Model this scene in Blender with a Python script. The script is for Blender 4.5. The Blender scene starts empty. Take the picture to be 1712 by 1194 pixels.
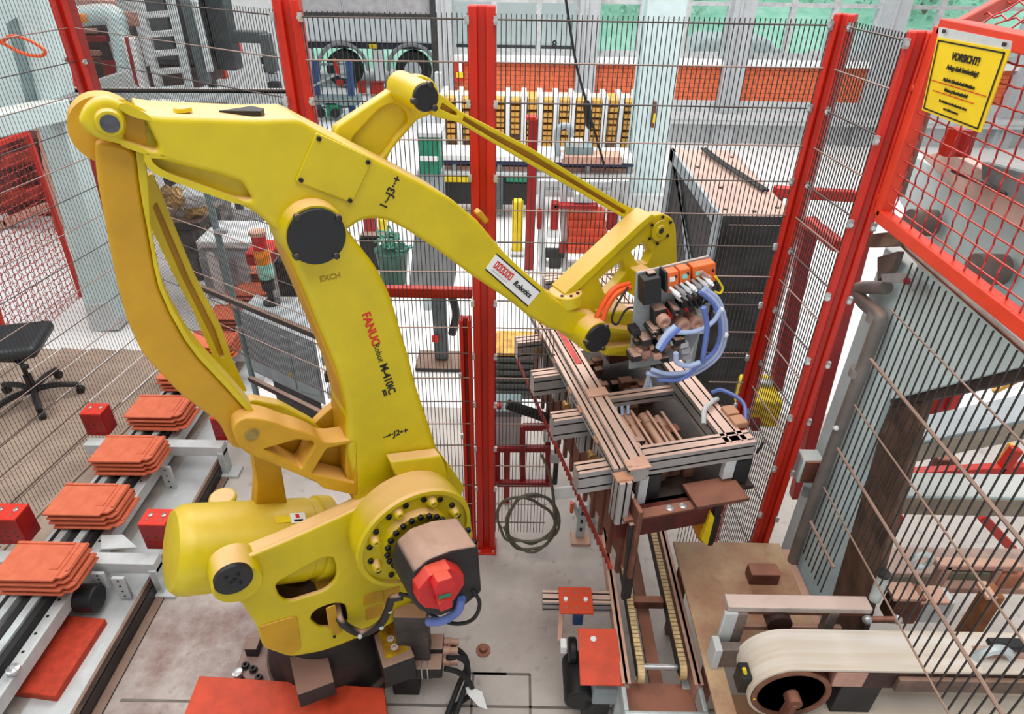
import bpy, math, random
from mathutils import Vector, Matrix
random.seed(7)
C = bpy.context.scene.collection
V = Vector
# ------------------------------------------------------------------ camera, sky, lights, exposure
FPX = 1095.0
CAM = V((0, 0, 3.2))
TH = math.radians(32.8); RO = math.radians(1.0)
_r0 = V((1, 0, 0)); _u0 = V((0, math.sin(TH), math.cos(TH))); FW = V((0, math.cos(TH), -math.sin(TH)))
RT = _r0 * math.cos(RO) + _u0 * math.sin(RO)
UP = _u0 * math.cos(RO) - _r0 * math.sin(RO)
cd = bpy.data.cameras.new('camera'); cam = bpy.data.objects.new('camera', cd); C.objects.link(cam)
cd.sensor_width = 36; cd.lens = FPX / 1712 * 36; cd.clip_start = .05; cd.clip_end = 200
m = Matrix((RT, UP, -FW)).transposed().to_4x4(); m.translation = CAM
cam.matrix_world = m
sc = bpy.context.scene
sc.camera = cam
w = bpy.data.worlds.new('overcast_sky'); sc.world = w; w.use_nodes = True
bg = w.node_tree.nodes['Background']; bg.inputs[0].default_value = (.93, .97, 1, 1); bg.inputs[1].default_value = 1.5
def area(name, loc, target, size, power, col=(1, 1, 1)):
    l = bpy.data.lights.new(name, 'AREA'); l.shape = 'RECTANGLE'; l.size = size[0]; l.size_y = size[1]; l.energy = power; l.color = col
    o = bpy.data.objects.new(name, l); C.objects.link(o); o.location = loc
    o.rotation_euler = (V(target) - V(loc)).to_track_quat('-Z', 'Y').to_euler()
    return o
area('fill_overhead', (0.0, 0.6, 6.9), (0, 2.2, 0), (6, 4), 330, (1, .98, .95))  # unseen area light added as overhead fill for the robot cell
area('fill_left', (-6.5, 2.0, 6.9), (1.2, 1.8, 1.2), (4, 4), 260, (1, .99, .97))  # added fill from the left, brightens faces turned that way
area('fill_rear', (0.5, 8.0, 7.0), (0.5, 8.5, 0), (11, 6), 1000, (1, .99, .97))  # added fill above the rear of the hall, whitens its floor
vs = sc.view_settings; sc.display_settings.display_device = 'sRGB'
vs.view_transform = 'Standard'; vs.look = 'None'; vs.gamma = 1; vs.use_curve_mapping = False; vs.exposure = -0.22

# ------------------------------------------------------------------ where a ray of the photograph meets a plane of the hall
def ray(px, py): return FW + RT * ((px - 856) / FPX) - UP * ((py - 597) / FPX)
def PZ(px, py, z=0.):
    d = ray(px, py); return CAM + d * ((z - CAM.z) / d.z)
def PY(px, py, y):
    d = ray(px, py); return CAM + d * (y / d.y)
def PX(px, py, x):
    d = ray(px, py); return CAM + d * (x / d.x)
YAW = math.radians(31)
AD = V((math.cos(YAW), math.sin(YAW), 0)); AN = V((math.sin(YAW), -math.cos(YAW), 0)); ZU = V((0, 0, 1))
AC = -1.92
def A(px, py, w=0.):                       # plane of the robot arm, w metres behind its near face
    d = ray(px, py); return CAM + d * ((AC - w) / AN.dot(d))

# ------------------------------------------------------------------ materials
def lin(c):
    return tuple(((x / 255) / 12.92 if x / 255 <= .04045 else ((x / 255 + .055) / 1.055) ** 2.4) for x in c)
DUST = (222, 178, 152)
def mat(name, col, rough=.55, metal=0., dust=0., dcol=DUST, vary=.12, scale=9., col2=None, spots=0., bump=0., d0=.55, d1=.9):
    M = bpy.data.materials.new(name); M.use_nodes = True
    nt = M.node_tree; N = nt.nodes; L = nt.links
    b = N['Principled BSDF']; b.inputs['Roughness'].default_value = rough; b.inputs['Metallic'].default_value = metal
    tc = N.new('ShaderNodeTexCoord')
    nz = N.new('ShaderNodeTexNoise'); nz.inputs['Scale'].default_value = scale; nz.inputs['Detail'].default_value = 6; nz.inputs['Roughness'].default_value = .62
    L.new(tc.outputs['Object'], nz.inputs['Vector'])
    c1 = lin(col); c2 = lin(col2) if col2 else tuple(x * (1 - vary * 2) for x in c1)
    if not col2: c1 = tuple(min(1, x * (1 + vary)) for x in c1)
    rp = N.new('ShaderNodeValToRGB'); rp.color_ramp.elements[0].position = .34; rp.color_ramp.elements[1].position = .66
    rp.color_ramp.elements[0].color = (*c2, 1); rp.color_ramp.elements[1].color = (*c1, 1)
    L.new(nz.outputs['Fac'], rp.inputs['Fac']); out = rp.outputs['Color']
    if spots:
        n2 = N.new('ShaderNodeTexNoise'); n2.inputs['Scale'].default_value = scale * 5; n2.inputs['Detail'].default_value = 3
        L.new(tc.outputs['Object'], n2.inputs['Vector'])
        r2 = N.new('ShaderNodeMapRange'); r2.inputs[1].default_value = .6; r2.inputs[2].default_value = .72; r2.inputs[4].default_value = spots
        L.new(n2.outputs['Fac'], r2.inputs[0])
        mx = N.new('ShaderNodeMix'); mx.data_type = 'RGBA'; mx.inputs[7].default_value = (.06, .035, .025, 1)
        L.new(r2.outputs[0], mx.inputs[0]); L.new(out, mx.inputs[6]); out = mx.outputs[2]
    if dust:                                # brick dust that has settled on every face that looks up
        g = N.new('ShaderNodeNewGeometry'); sx = N.new('ShaderNodeSeparateXYZ'); L.new(g.outputs['Normal'], sx.inputs[0])
        mr = N.new('ShaderNodeMapRange'); mr.inputs[1].default_value = d0; mr.inputs[2].default_value = d1; mr.inputs[4].default_value = dust
        L.new(sx.outputs[2], mr.inputs[0])
        mm = N.new('ShaderNodeMath'); mm.operation = 'MULTIPLY'
        m2 = N.new('ShaderNodeMapRange'); m2.inputs[1].default_value = .2; m2.inputs[2].default_value = .55; m2.inputs[3].default_value = .7
        L.new(nz.outputs['Fac'], m2.inputs[0]); L.new(mr.outputs[0], mm.inputs[0]); L.new(m2.outputs[0], mm.inputs[1])
        mx = N.new('ShaderNodeMix'); mx.data_type = 'RGBA'; mx.inputs[7].default_value = (*lin(dcol), 1)
        L.new(mm.outputs[0], mx.inputs[0]); L.new(out, mx.inputs[6]); out = mx.outputs[2]
    L.new(out, b.inputs['Base Color'])
    if bump:
        bp = N.new('ShaderNodeBump'); bp.inputs['Strength'].default_value = bump; bp.inputs['Distance'].default_value = .02
        n3 = N.new('ShaderNodeTexNoise'); n3.inputs['Scale'].default_value = scale * 8
        L.new(tc.outputs['Object'], n3.inputs['Vector']); L.new(n3.outputs['Fac'], bp.inputs['Height']); L.new(bp.outputs[0], b.inputs['Normal'])
    return M
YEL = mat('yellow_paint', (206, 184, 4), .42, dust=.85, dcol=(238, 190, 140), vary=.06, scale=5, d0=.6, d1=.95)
YELD = mat('yellow_paint_shaded', (198, 148, 4), .5, dust=.7, dcol=(238, 184, 110), vary=.08, scale=5, d0=.45, d1=.8)  # shaded copy of the yellow paint: shade is put into the base colour
YELC = mat('yellow_cylinder_paint', (208, 186, 4), .38, dust=.4, dcol=(238, 190, 110), vary=.06, scale=5, d0=.6, d1=.98)
YELB = mat('yellow_safety_paint', (236, 205, 20), .5, vary=.12)
BLK = mat('black_plastic', (22, 24, 28), .5, vary=.1)
BLKD = mat('black_dusty_plastic', (34, 33, 34), .6, dust=.9, dcol=(200, 162, 144), vary=.2)
RUB = mat('black_rubber', (28, 28, 30), .65, vary=.2)
RED = mat('red_post_paint', (198, 36, 17), .38, vary=.08, scale=4)
REDD = mat('dark_red_paint', (160, 20, 18), .45, vary=.15, scale=5)
ORA = mat('orange_red_plate', (214, 72, 38), .55, vary=.1, scale=12, spots=.12)
TILE = mat('terracotta', (218, 116, 84), .8, vary=.07, scale=14, bump=.15, col2=(204, 100, 68))
GALV = mat('galvanised_steel', (196, 206, 208), .42, .25, vary=.1, scale=14)
STEEL = mat('bright_steel', (200, 202, 204), .3, .6, vary=.1)
WIRE = mat('fence_wire_dark', (58, 56, 56), .5, .2, vary=.15, dust=.25, dcol=(200, 170, 158), d0=.2, d1=.9)
WIREP = mat('fence_wire_dusty', (112, 98, 94), .6, .1, vary=.15, dust=.55, dcol=(226, 188, 176), d0=.1, d1=.8)
ALU = mat('aluminium_profile', (168, 164, 164), .42, .25, dust=.85, dcol=(226, 188, 170), vary=.1)
ALUS = mat('aluminium_groove', (46, 40, 40), .7, vary=.2)
DKS = mat('dark_steel', (52, 52, 54), .5, .2, vary=.25, dust=.35, scale=7)
BROWN = mat('rusty_brown_steel', (112, 66, 50), .7, vary=.25, dust=.55, dcol=(188, 128, 104), spots=.25)
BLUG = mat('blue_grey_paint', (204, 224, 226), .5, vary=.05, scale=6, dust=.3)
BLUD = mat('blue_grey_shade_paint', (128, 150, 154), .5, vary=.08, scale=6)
GREY = mat('grey_cabinet_paint', (150, 162, 168), .5, vary=.08, dust=.3, dcol=(200, 200, 204))
LGREY = mat('light_grey_paint', (200, 204, 206), .55, vary=.06)
MGREY = mat('mid_grey_paint', (150, 150, 154), .55, vary=.1)
WHITE = mat('white_paint', (236, 238, 240), .55, vary=.03)
CREAM = mat('cream_belt', (224, 212, 196), .7, vary=.1, scale=5, col2=(206, 182, 152))
CHAIN = mat('beige_chain_link', (216, 186, 136), .6, vary=.15, scale=30)
HOSE = mat('pale_blue_hose', (172, 190, 228), .35, vary=.08)
HOSED = mat('blue_hose', (98, 122, 196), .35, vary=.1)
OCAB = mat('orange_cable', (236, 92, 40), .45, vary=.08)
GRN = mat('green_plastic', (34, 132, 104), .5, vary=.15)
MINT = mat('mint_glass_lamp', (150, 214, 196), .25, vary=.05)
BLUE = mat('blue_paint', (58, 92, 150), .5, vary=.15)
OCHRE = mat('ochre_wood', (232, 174, 84), .7, vary=.25, scale=20)
LEATH = mat('black_leather', (40, 46, 50), .38, vary=.1)
GOLD = mat('brass_foil', (190, 150, 90), .35, .5, vary=.3, scale=20)
SIGNY = mat('sign_yellow', (240, 206, 20), .5, vary=.04)
INK = mat('black_ink', (20, 18, 16), .6, vary=0)
INKR = mat('red_ink', (206, 36, 28), .6, vary=0)
PINKM = mat('pink_dusty_metal', (196, 150, 134), .6, vary=.12, dust=.6)
BRICK = mat('orange_brick', (220, 106, 66), .75, vary=.1, scale=16)
def glass(name, col, clear):
    M = bpy.data.materials.new(name); M.use_nodes = True; nt = M.node_tree; nt.nodes.clear()
    o = nt.nodes.new('ShaderNodeOutputMaterial'); mx = nt.nodes.new('ShaderNodeMixShader'); t = nt.nodes.new('ShaderNodeBsdfTransparent'); g = nt.nodes.new('ShaderNodeBsdfGlossy')
    t.inputs[0].default_value = (*col, 1); g.inputs['Roughness'].default_value = .08; mx.inputs[0].default_value = 1 - clear
    nt.links.new(t.outputs[0], mx.inputs[1]); nt.links.new(g.outputs[0], mx.inputs[2]); nt.links.new(mx.outputs[0], o.inputs[0]); return M
GLASS = glass('window_glass', (.96, 1, .99), .95)

# ------------------------------------------------------------------ mesh building
class MB:
    def __init__(s): s.v = []; s.f = []; s.mi = []; s.cur = 0
    def add(s, vs, fs):
        o = len(s.v); s.v += [V(x) for x in vs]; s.f += [[i + o for i in f] for f in fs]; s.mi += [s.cur] * len(fs); return s
    def m(s, i): s.cur = i; return s
    def box(s, c, size, ax=None):
        c = V(c); X, Y, Z = ax if ax else (V((1, 0, 0)), V((0, 1, 0)), V((0, 0, 1)))
        a, b, d = size[0] / 2, size[1] / 2, size[2] / 2
        vs = [c + X * (a * i) + Y * (b * j) + Z * (d * k) for i in (-1, 1) for j in (-1, 1) for k in (-1, 1)]
        return s.add(vs, [(0, 1, 3, 2), (4, 6, 7, 5), (0, 4, 5, 1), (2, 3, 7, 6), (0, 2, 6, 4), (1, 5, 7, 3)])
    def bb(s, x0, x1, y0, y1, z0, z1):
        return s.box(((x0 + x1) / 2, (y0 + y1) / 2, (z0 + z1) / 2), (abs(x1 - x0), abs(y1 - y0), abs(z1 - z0)))
    def beam(s, p0, p1, wd, h, up=ZU):
        p0 = V(p0); p1 = V(p1); d = p1 - p0; L = d.length; d = d / L
        sd = d.cross(V(up));
        if sd.length < 1e-4: sd = d.cross(V((0, 1, 0)))
        sd.normalize(); u = sd.cross(d)
        return s.box((p0 + p1) / 2, (L, wd, h), (d, sd, u))
    def prism(s, poly, vec):
        poly = [V(p) for p in poly]; n = len(poly); vec = V(vec)
        nn = V((0, 0, 0))
        for i in range(n): nn += poly[i].cross(poly[(i + 1) % n])
        if nn.dot(vec) > 0: poly = poly[::-1]
        vs = poly + [p + vec for p in poly]
        fs = [list(range(n)), list(range(2 * n - 1, n - 1, -1))] + [[(i + 1) % n, i, i + n, (i + 1) % n + n] for i in range(n)]
        return s.add(vs, fs)
    def cyl(s, p0, p1, r0, r1=None, n=20, cap=True, rot=0):
        p0 = V(p0); p1 = V(p1); r1 = r0 if r1 is None else r1
        d = (p1 - p0).normalized(); a = d.orthogonal().normalized()
        if abs(d.z) < .99: a = d.cross(ZU).normalized()
        b = d.cross(a)
        vs = []
        for p, r in ((p0, r0), (p1, r1)):
            for i in range(n):
                t = 2 * math.pi * i / n + rot; vs.append(p + (a * math.cos(t) + b * math.sin(t)) * r)
        fs = [[i, (i + 1) % n, (i + 1) % n + n, i + n] for i in range(n)]
        if cap: fs += [list(range(n - 1, -1, -1)), list(range(n, 2 * n))]
        return s.add(vs, fs)
    def lathe(s, p0, ax, prof, n=24):      # prof: (distance along axis, radius)
        p0 = V(p0); d = V(ax).normalized(); a = d.orthogonal().normalized()
        if abs(d.z) < .99: a = d.cross(ZU).normalized()
        b = d.cross(a); k = len(prof); vs = []; fs = []
        for t, r in prof:
            for i in range(n):
                q = 2 * math.pi * i / n; vs.append(p0 + d * t + (a * math.cos(q) + b * math.sin(q)) * r)
        for j in range(k - 1):
            for i in range(n): fs.append([j * n + i, j * n + (i + 1) % n, (j + 1) * n + (i + 1) % n, (j + 1) * n + i])
        fs += [list(range(n - 1, -1, -1)), list(range((k - 1) * n, k * n))]
        return s.add(vs, fs)
    def tube(s, pts, r, n=8, curve=True, sub=6):
        pts = [V(p) for p in pts]
        if curve and len(pts) > 2:
            q = [pts[0] * 2 - pts[1]] + pts + [pts[-1] * 2 - pts[-2]]; o = []
            for i in range(1, len(q) - 2):
                for k in range(sub):
                    t = k / sub; p0, p1, p2, p3 = q[i - 1], q[i], q[i + 1], q[i + 2]
                    o.append(.5 * ((2 * p1) + (p2 - p0) * t + (2 * p0 - 5 * p1 + 4 * p2 - p3) * t * t + (3 * p1 - p0 - 3 * p2 + p3) * t ** 3))
            pts = o + [pts[-1]]
        d0 = (pts[1] - pts[0]).normalized(); a = d0.orthogonal().normalized(); vs = []; fs = []; k = len(pts)
        for j, p in enumerate(pts):
            d = (pts[min(j + 1, k - 1)] - pts[max(j - 1, 0)]).normalized()
            a = (a - d * a.dot(d)).normalized(); b = d.cross(a)
            for i in range(n):
                t = 2 * math.pi * i / n; vs.append(p + (a * math.cos(t) + b * math.sin(t)) * r)
        for j in range(k - 1):
            for i in range(n): fs.append([j * n + i, j * n + (i + 1) % n, (j + 1) * n + (i + 1) % n, (j + 1) * n + i])
        fs += [list(range(n - 1, -1, -1)), list(range((k - 1) * n, k * n))]
        return s.add(vs, fs)
    def sph(s, c, r, n=12, k=8, sc=(1, 1, 1)):
        vs = []; fs = []; c = V(c)
        for j in range(1, k):
            t = math.pi * j / k
            for i in range(n):
                q = 2 * math.pi * i / n; vs.append(c + V((math.sin(t) * math.cos(q) * r * sc[0], math.sin(t) * math.sin(q) * r * sc[1], math.cos(t) * r * sc[2])))
        vs += [c + V((0, 0, r * sc[2])), c - V((0, 0, r * sc[2]))]
        for j in range(k - 2):
            for i in range(n): fs.append([j * n + i, (j + 1) * n + i, (j + 1) * n + (i + 1) % n, j * n + (i + 1) % n])
        T = (k - 1) * n
        for i in range(n): fs.append([T, i, (i + 1) % n]); fs.append([T + 1, (k - 2) * n + (i + 1) % n, (k - 2) * n + i])
        return s.add(vs, fs)
    def build(s, name, mats, par=None, bev=0., seg=2, smooth=True, kind=None, label=None):
        mats = mats if isinstance(mats, (list, tuple)) else [mats]
        org = V((0, 0, 0))
        if par is not None: org = org_of(par)
        me = bpy.data.meshes.new(name); me.from_pydata([p - org for p in s.v], [], s.f)
        for q in mats: me.materials.append(q)
        me.polygons.foreach_set('material_index', s.mi); me.update()
        if smooth:
            me.polygons.foreach_set('use_smooth', [True] * len(me.polygons)); me.set_sharp_from_angle(angle=math.radians(38))
        o = bpy.data.objects.new(name, me); C.objects.link(o)
        fin(o, par, kind, label)
        if bev:
            b = o.modifiers.new('edge', 'BEVEL'); b.width = bev; b.segments = seg; b.limit_method = 'ANGLE'; b.angle_limit = math.radians(40); b.harden_normals = False
        return o
ORG = {}
def org_of(o): return ORG.get(o.name, V((0, 0, 0)))
def fin(o, par=None, kind=None, label=None):
    if par is not None: o.parent = par; ORG[o.name] = org_of(par)
    if kind: o['kind'] = kind
    if label: o['label'] = label
def tag(o, label, cat, group=None, kind=None):
    o['label'] = label; o['category'] = cat
    if group: o['group'] = group
    if kind: o['kind'] = kind
    return o
def thing(name, label, cat, loc=(0, 0, 0), group=None):
    o = bpy.data.objects.new(name, None); C.objects.link(o); o.location = loc; o.empty_display_size = .1; ORG[o.name] = V(loc)
    return tag(o, label, cat, group)
def struct(o): o['kind'] = 'structure'; return o
def inst(me, name, par, mtx):              # one more piece sharing a mesh
    o = bpy.data.objects.new(name, me); C.objects.link(o); o.parent = par; o.matrix_local = Matrix.Translation(-org_of(par)) @ mtx
    ORG[o.name] = org_of(par); return o
def frame(o, x, n):                        # matrix with x axis x, z axis n
    x = V(x).normalized(); n = V(n); n = (n - x * n.dot(x)).normalized(); y = n.cross(x)
    mm = Matrix((x, y, n)).transposed().to_4x4(); mm.translation = V(o); return mm
def plate(name, outer, holes, th, mtx, mt, par, bev=.004, res=2, kind=None, label=None):   # outline with holes, thick, edges rounded
    cu = bpy.data.curves.new(name, 'CURVE'); cu.dimensions = '2D'; cu.fill_mode = 'BOTH'
    cu.extrude = max(th / 2 - bev, 1e-4); cu.bevel_depth = bev; cu.bevel_resolution = res; cu.offset = -bev
    for pl in [outer] + list(holes):
        sp = cu.splines.new('POLY'); sp.points.add(len(pl) - 1); sp.use_cyclic_u = True
        for q, p in zip(sp.points, pl): q.co = (p[0], p[1], 0, 1)
    t = bpy.data.objects.new('t', cu); C.objects.link(t)
    dg = bpy.context.evaluated_depsgraph_get(); me = bpy.data.meshes.new_from_object(t.evaluated_get(dg))
    bpy.data.objects.remove(t); bpy.data.curves.remove(cu)
    me.name = name; me.transform(Matrix.Translation(-org_of(par)) @ mtx if par is not None else mtx); me.materials.clear(); me.materials.append(mt)
    me.polygons.foreach_set('material_index', [0] * len(me.polygons))
    me.polygons.foreach_set('use_smooth', [True] * len(me.polygons)); me.set_sharp_from_angle(angle=math.radians(35))
    o = bpy.data.objects.new(name, me); C.objects.link(o); fin(o, par, kind, label); return o
def rnd(pts, r, k=4):                      # round the corners of a 2D outline
    o = []; n = len(pts)
    for i in range(n):
        a, b, c = V(pts[i - 1]), V(pts[i]), V(pts[(i + 1) % n])
        d1 = a - b; d2 = c - b; q = min(r, d1.length * .48, d2.length * .48)
        p1 = b + d1.normalized() * q; p2 = b + d2.normalized() * q
        for j in range(k + 1):
            t = j / k; o.append(p1 * (1 - t) ** 2 + b * 2 * t * (1 - t) + p2 * t * t)
    return o
def armplate(name, px, holes, w, th, mt, par, bev=.008, r=12, hr=8, label=None, res=3):
    O = A(560, 600, w); Mx = frame(O - AN * (th / 2), AD, AN)
    def two(L, rr): return rnd([((A(x, y, w) - O).dot(AD), (A(x, y, w) - O).z) for x, y in L], rr)
    k = 2.3 / 1095
    return plate(name, two(px, r * k), [two(h, hr * k) for h in holes], th, Mx, mt, par, bev, res, label=label)
FONT = None
def text(s, size, o, x, n, mt, par, name='lettering', dep=.0008, align='CENTER', ext=1.0, bold=0., shear=0.):
    cu = bpy.data.curves.new(name, 'FONT'); cu.body = s; cu.size = size; cu.align_x = align; cu.align_y = 'CENTER'; cu.extrude = dep; cu.offset = bold; cu.shear = shear
    t = bpy.data.objects.new('t', cu); C.objects.link(t)
    dg = bpy.context.evaluated_depsgraph_get(); me = bpy.data.meshes.new_from_object(t.evaluated_get(dg))
    bpy.data.objects.remove(t); bpy.data.curves.remove(cu); me.name = name
    me.transform(Matrix.Translation(-org_of(par)) @ frame(o, x, n) @ Matrix.Scale(ext, 4, (1, 0, 0))); me.materials.clear(); me.materials.append(mt)
    ob = bpy.data.objects.new(name, me); C.objects.link(ob); fin(ob, par); return ob
def boltmesh(r, h, name='bolt'):
    b = MB(); b.lathe((0, 0, 0), ZU, [(0, r), (h * .85, r), (h, r * .85), (h, r * .5), (h * .6, r * .42)], 10)
    me = bpy.data.meshes.new(name); me.from_pydata(b.v, [], b.f); me.update(); me.polygons.foreach_set('use_smooth', [True] * len(me.polygons)); me.set_sharp_from_angle(angle=.7); return me
def YF_(px, py): return PZ(px, py, 0).y
def rectY(x0, y0, x1, y1, Y, dep):         # extents of a box whose front stands at depth Y
    xm, ym = (x0 + x1) / 2, (y0 + y1) / 2
    return PY(x0, ym, Y).x, PY(x1, ym, Y).x, Y, Y + dep, PY(xm, y1, Y).z, PY(xm, y0, Y).z
# ================================================================== THE SETTING
def floor_mat(name, col, stain=True, base2=None):
    M = mat(name, col, .6, vary=.07, scale=3.2, spots=.25, col2=base2)
    nt = M.node_tree; N = nt.nodes; L = nt.links; b = N['Principled BSDF']; src = b.inputs['Base Color'].links[0].from_socket
    if stain:                               # red clay trodden and dropped round the robot and the conveyors
        g = N.new('ShaderNodeNewGeometry')
        n = N.new('ShaderNodeTexNoise'); n.inputs['Scale'].default_value = 2.3; n.inputs['Detail'].default_value = 8; n.inputs['Roughness'].default_value = .7; L.new(g.outputs['Position'], n.inputs[0])
        tot = None
        for (x, y, r, a) in ((-1.6, 2.05, .9, 1.15), (-1.6, 1.6, .65, 1.1), (.35, 2.3, .6, .6), (-.55, 3.0, .9, .35), (-2.6, 5, 1.5, .5), (.6, 1.2, .8, .5)):
            d = N.new('ShaderNodeVectorMath'); d.operation = 'DISTANCE'; d.inputs[1].default_value = (x, y, 0); L.new(g.outputs['Position'], d.inputs[0])
            mr = N.new('ShaderNodeMapRange'); mr.inputs[1].default_value = r; mr.inputs[2].default_value = r * .25; mr.inputs[4].default_value = a; L.new(d.outputs['Value'], mr.inputs[0])
            if tot is None: tot = mr.outputs[0]
            else:
                mx = N.new('ShaderNodeMath'); mx.operation = 'MAXIMUM'; L.new(tot, mx.inputs[0]); L.new(mr.outputs[0], mx.inputs[1]); tot = mx.outputs[0]
        r = N.new('ShaderNodeMapRange'); r.inputs[1].default_value = .32; r.inputs[2].default_value = .74; L.new(n.outputs['Fac'], r.inputs[0])
        mu = N.new('ShaderNodeMath'); mu.operation = 'MULTIPLY'; L.new(tot, mu.inputs[0]); L.new(r.outputs[0], mu.inputs[1])
        mx = N.new('ShaderNodeMix'); mx.data_type = 'RGBA'; mx.inputs[7].default_value = (*lin((104, 50, 38)), 1)
        L.new(mu.outputs[0], mx.inputs[0]); L.new(src, mx.inputs[6]); L.new(mx.outputs[2], b.inputs['Base Color'])
    return M
CONC = floor_mat('concrete_floor', (196, 188, 182))
HALLF = mat('pale_hall_floor', (238, 236, 236), .5, vary=.05, scale=2)
PLANK = mat('worn_floor_board', (176, 154, 138), .7, vary=.1, scale=4, col2=(150, 130, 116))
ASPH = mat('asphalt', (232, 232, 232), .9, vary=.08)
b = MB(); b.bb(-1.99, 2.9, -.5, 4.2, -.2, 0); struct(b.build('floor', CONC))
b = MB(); b.bb(-16, 12, 4.2, 12.8, -.2, -.002); struct(b.build('floor_hall', HALLF))
b = MB(); b.bb(2.9, 12, -.5, 4.2, -.2, -.004); b.bb(-2.45, -1.99, -.5, 4.2, -.2, -.004); struct(b.build('floor_side', CONC))
fl = MB(); fl.bb(-9, -2.45, -.5, 4.2, -.2, -.03); flo = struct(fl.build('floor_boards', DKS))
pdir = V((.14, .99, 0)).normalized(); psd = V((.99, -.14, 0)).normalized()
for k in range(15):                          # boards of the walkway, parallel to the left-hand fence
    p0 = V((-2.72 - k * .265, 2.4, 0)) - psd * .0; q = MB()
    yy0, yy1 = -2.0, 2.6 + (.0 if k > 2 else 0)
    ln = [yy0, -.2 + random.uniform(-.5, .5), yy1]
    for a_, b_ in ((ln[0], ln[1]), (ln[1], ln[2])):
        q = MB(); q.beam(p0 + pdir * (a_ + .003) + V((0, 0, -.012)), p0 + pdir * (b_ - .003) + V((0, 0, -.012)), .248, .03); q.build('floor_board', PLANK, flo, bev=.003, seg=1)
b = MB()                                     # joints of the floor slabs and the seam by the robot
SEAM = mat('floor_joint', (120, 112, 106), .8)
for p0, p1 in (((-1.9, 1.78), (2.0, 1.78)), ((-.17, .2), (-.17, 1.95)), ((-.17, 1.95), (.0, 1.95)), ((.12, 1.1), (.12, 1.95)), ((-.19, 1.95), (.12, 1.95))):
    b.beam((p0[0], p0[1], .001), (p1[0], p1[1], .001), .012, .004)
struct(b.build('trim_floor_joint', SEAM))
b = MB(); b.bb(-40, 40, 12.9, 80, -.3, -.05); struct(b.build('ground', ASPH))
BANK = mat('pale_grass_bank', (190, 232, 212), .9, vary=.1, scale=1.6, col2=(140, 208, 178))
b = MB(); b.prism([(-40, 20, -.06), (-40, 44, 6), (-40, 44, -.06)], (90, 0, 0)); struct(b.build('ground_bank', BANK))
ROOFM = mat('roof_lining', (214, 214, 212), .8, vary=.03)
b = MB(); b.bb(-16, 12, -7, 12.8, 7.4, 7.6); struct(b.build('ceiling', ROOFM))
b = MB(); b.bb(-16.3, -16, -7, 12.8, -.2, 7.6); struct(b.build('wall_left', ROOFM)); b = MB(); b.bb(-16, 12, -7.3, -7, -.2, 7.6); struct(b.build('wall_front', ROOFM)); b = MB(); b.bb(12, 12.3, -7, 12.8, -.2, 7.6); struct(b.build('wall_right', ROOFM))

YW = 12.5
WALLG = mat('wall_grey_paint', (196, 200, 202), .7, vary=.04)
PIER = mat('pier_grey_paint', (176, 180, 184), .6, vary=.05)
def wx(px): return PY(px, 60, YW).x
wins = [(757, 967, [826, 900]), (998, 1217, [1071, 1147]), (1251, 1467, [1321, 1391]), (1501, 1720, [1566, 1640]), (1752, 1960, [1820, 1890])]
x_door0, x_door1 = wx(500), wx(732)
b = MB(); b.bb(-16, x_door0, YW, YW + .3, 0, 7.4); b.bb(x_door0, x_door1, YW + .05, YW + .3, 3.3, 7.4); b.bb(x_door1, 12, YW, YW + .3, 0, .74); b.bb(x_door1, 12, YW, YW + .3, 3.9, 7.4)
b.bb(x_door1, wx(757), YW, YW + .3, .74, 3.9); b.bb(wx(1960), 12, YW, YW + .3, .74, 3.9)
wb = struct(b.build('wall_back', WALLG))
b = MB(); b.bb(wx(757), wx(1960), YW - .28, YW, .46, .54); b.bb(wx(757), wx(1960), YW - .26, YW, .38, .46); struct(b.build('trim_bench_ledge', LGREY))
piers = [(732, 758), (966, 999), (1216, 1252), (1466, 1502), (1719, 1753)]
for i, (a_, c_) in enumerate(piers):
    b = MB(); b.bb(wx(a_), wx(c_), YW - .16, YW + .3, 0, 4.2); b.bb(wx(a_) + .09, wx(a_) + .14, YW - .19, YW - .16, 0, 4.2); struct(b.build('trim_pier', PIER))
for i, (a_, c_, mul) in enumerate(wins):
    x0, x1 = wx(a_), wx(c_)
    b = MB(); b.bb(x0, x1, YW + .02, YW + .3, .72, 1.33); br = struct(b.build('wall_brick_panel', SEAM))
    # courses of bricks: far away, a few pixels each, but real edges
    bb_ = MB(); nx = int((x1 - x0) / .25)
    for r in range(8):
        for c in range(nx + 1):
            xx = x0 + (c - .5 * (r % 2)) * (x1 - x0) / nx
            l_, r_ = max(x0, xx + .004), min(x1, xx + (x1 - x0) / nx - .004)
            if r_ - l_ > .03: bb_.bb(l_, r_, YW + random.uniform(0, .006), YW + .05, .722 + r * .076, .722 + r * .076 + .07)
    bb_.build('brickwork', BRICK, br, smooth=False, kind='stuff')
    b = MB(); b.bb(x0, x1, YW - .1, YW + .3, 1.33, 1.42)
    struct(b.build('trim_sill', WHITE))
    xs = [x0] + [wx(q) for q in mul] + [x1]
    fr = MB(); fr.bb(x0, x1, YW + .08, YW + .16, 1.42, 1.52); fr.bb(x0, x1, YW + .08, YW + .16, 3.8, 3.9); fr.bb(x0, x1, YW + .08, YW + .16, 2.24, 2.3)
    for q in xs: fr.bb(q - .045, q + .045, YW + .07, YW + .17, 1.42, 3.9)
    wo = struct(fr.build('window_%d' % (i + 1), mat('window_frame_grey', (186, 188, 190), .5) if i == 0 else bpy.data.materials['window_frame_grey']))
    for q0, q1 in zip(xs[:-1], xs[1:]):
        for z0, z1 in ((1.52, 2.24), (2.3, 3.8)):
            g = MB(); g.bb(q0 + .045, q1 - .045, YW + .115, YW + .125, z0, z1); g.build('pane', GLASS, wo, smooth=False)
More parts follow.
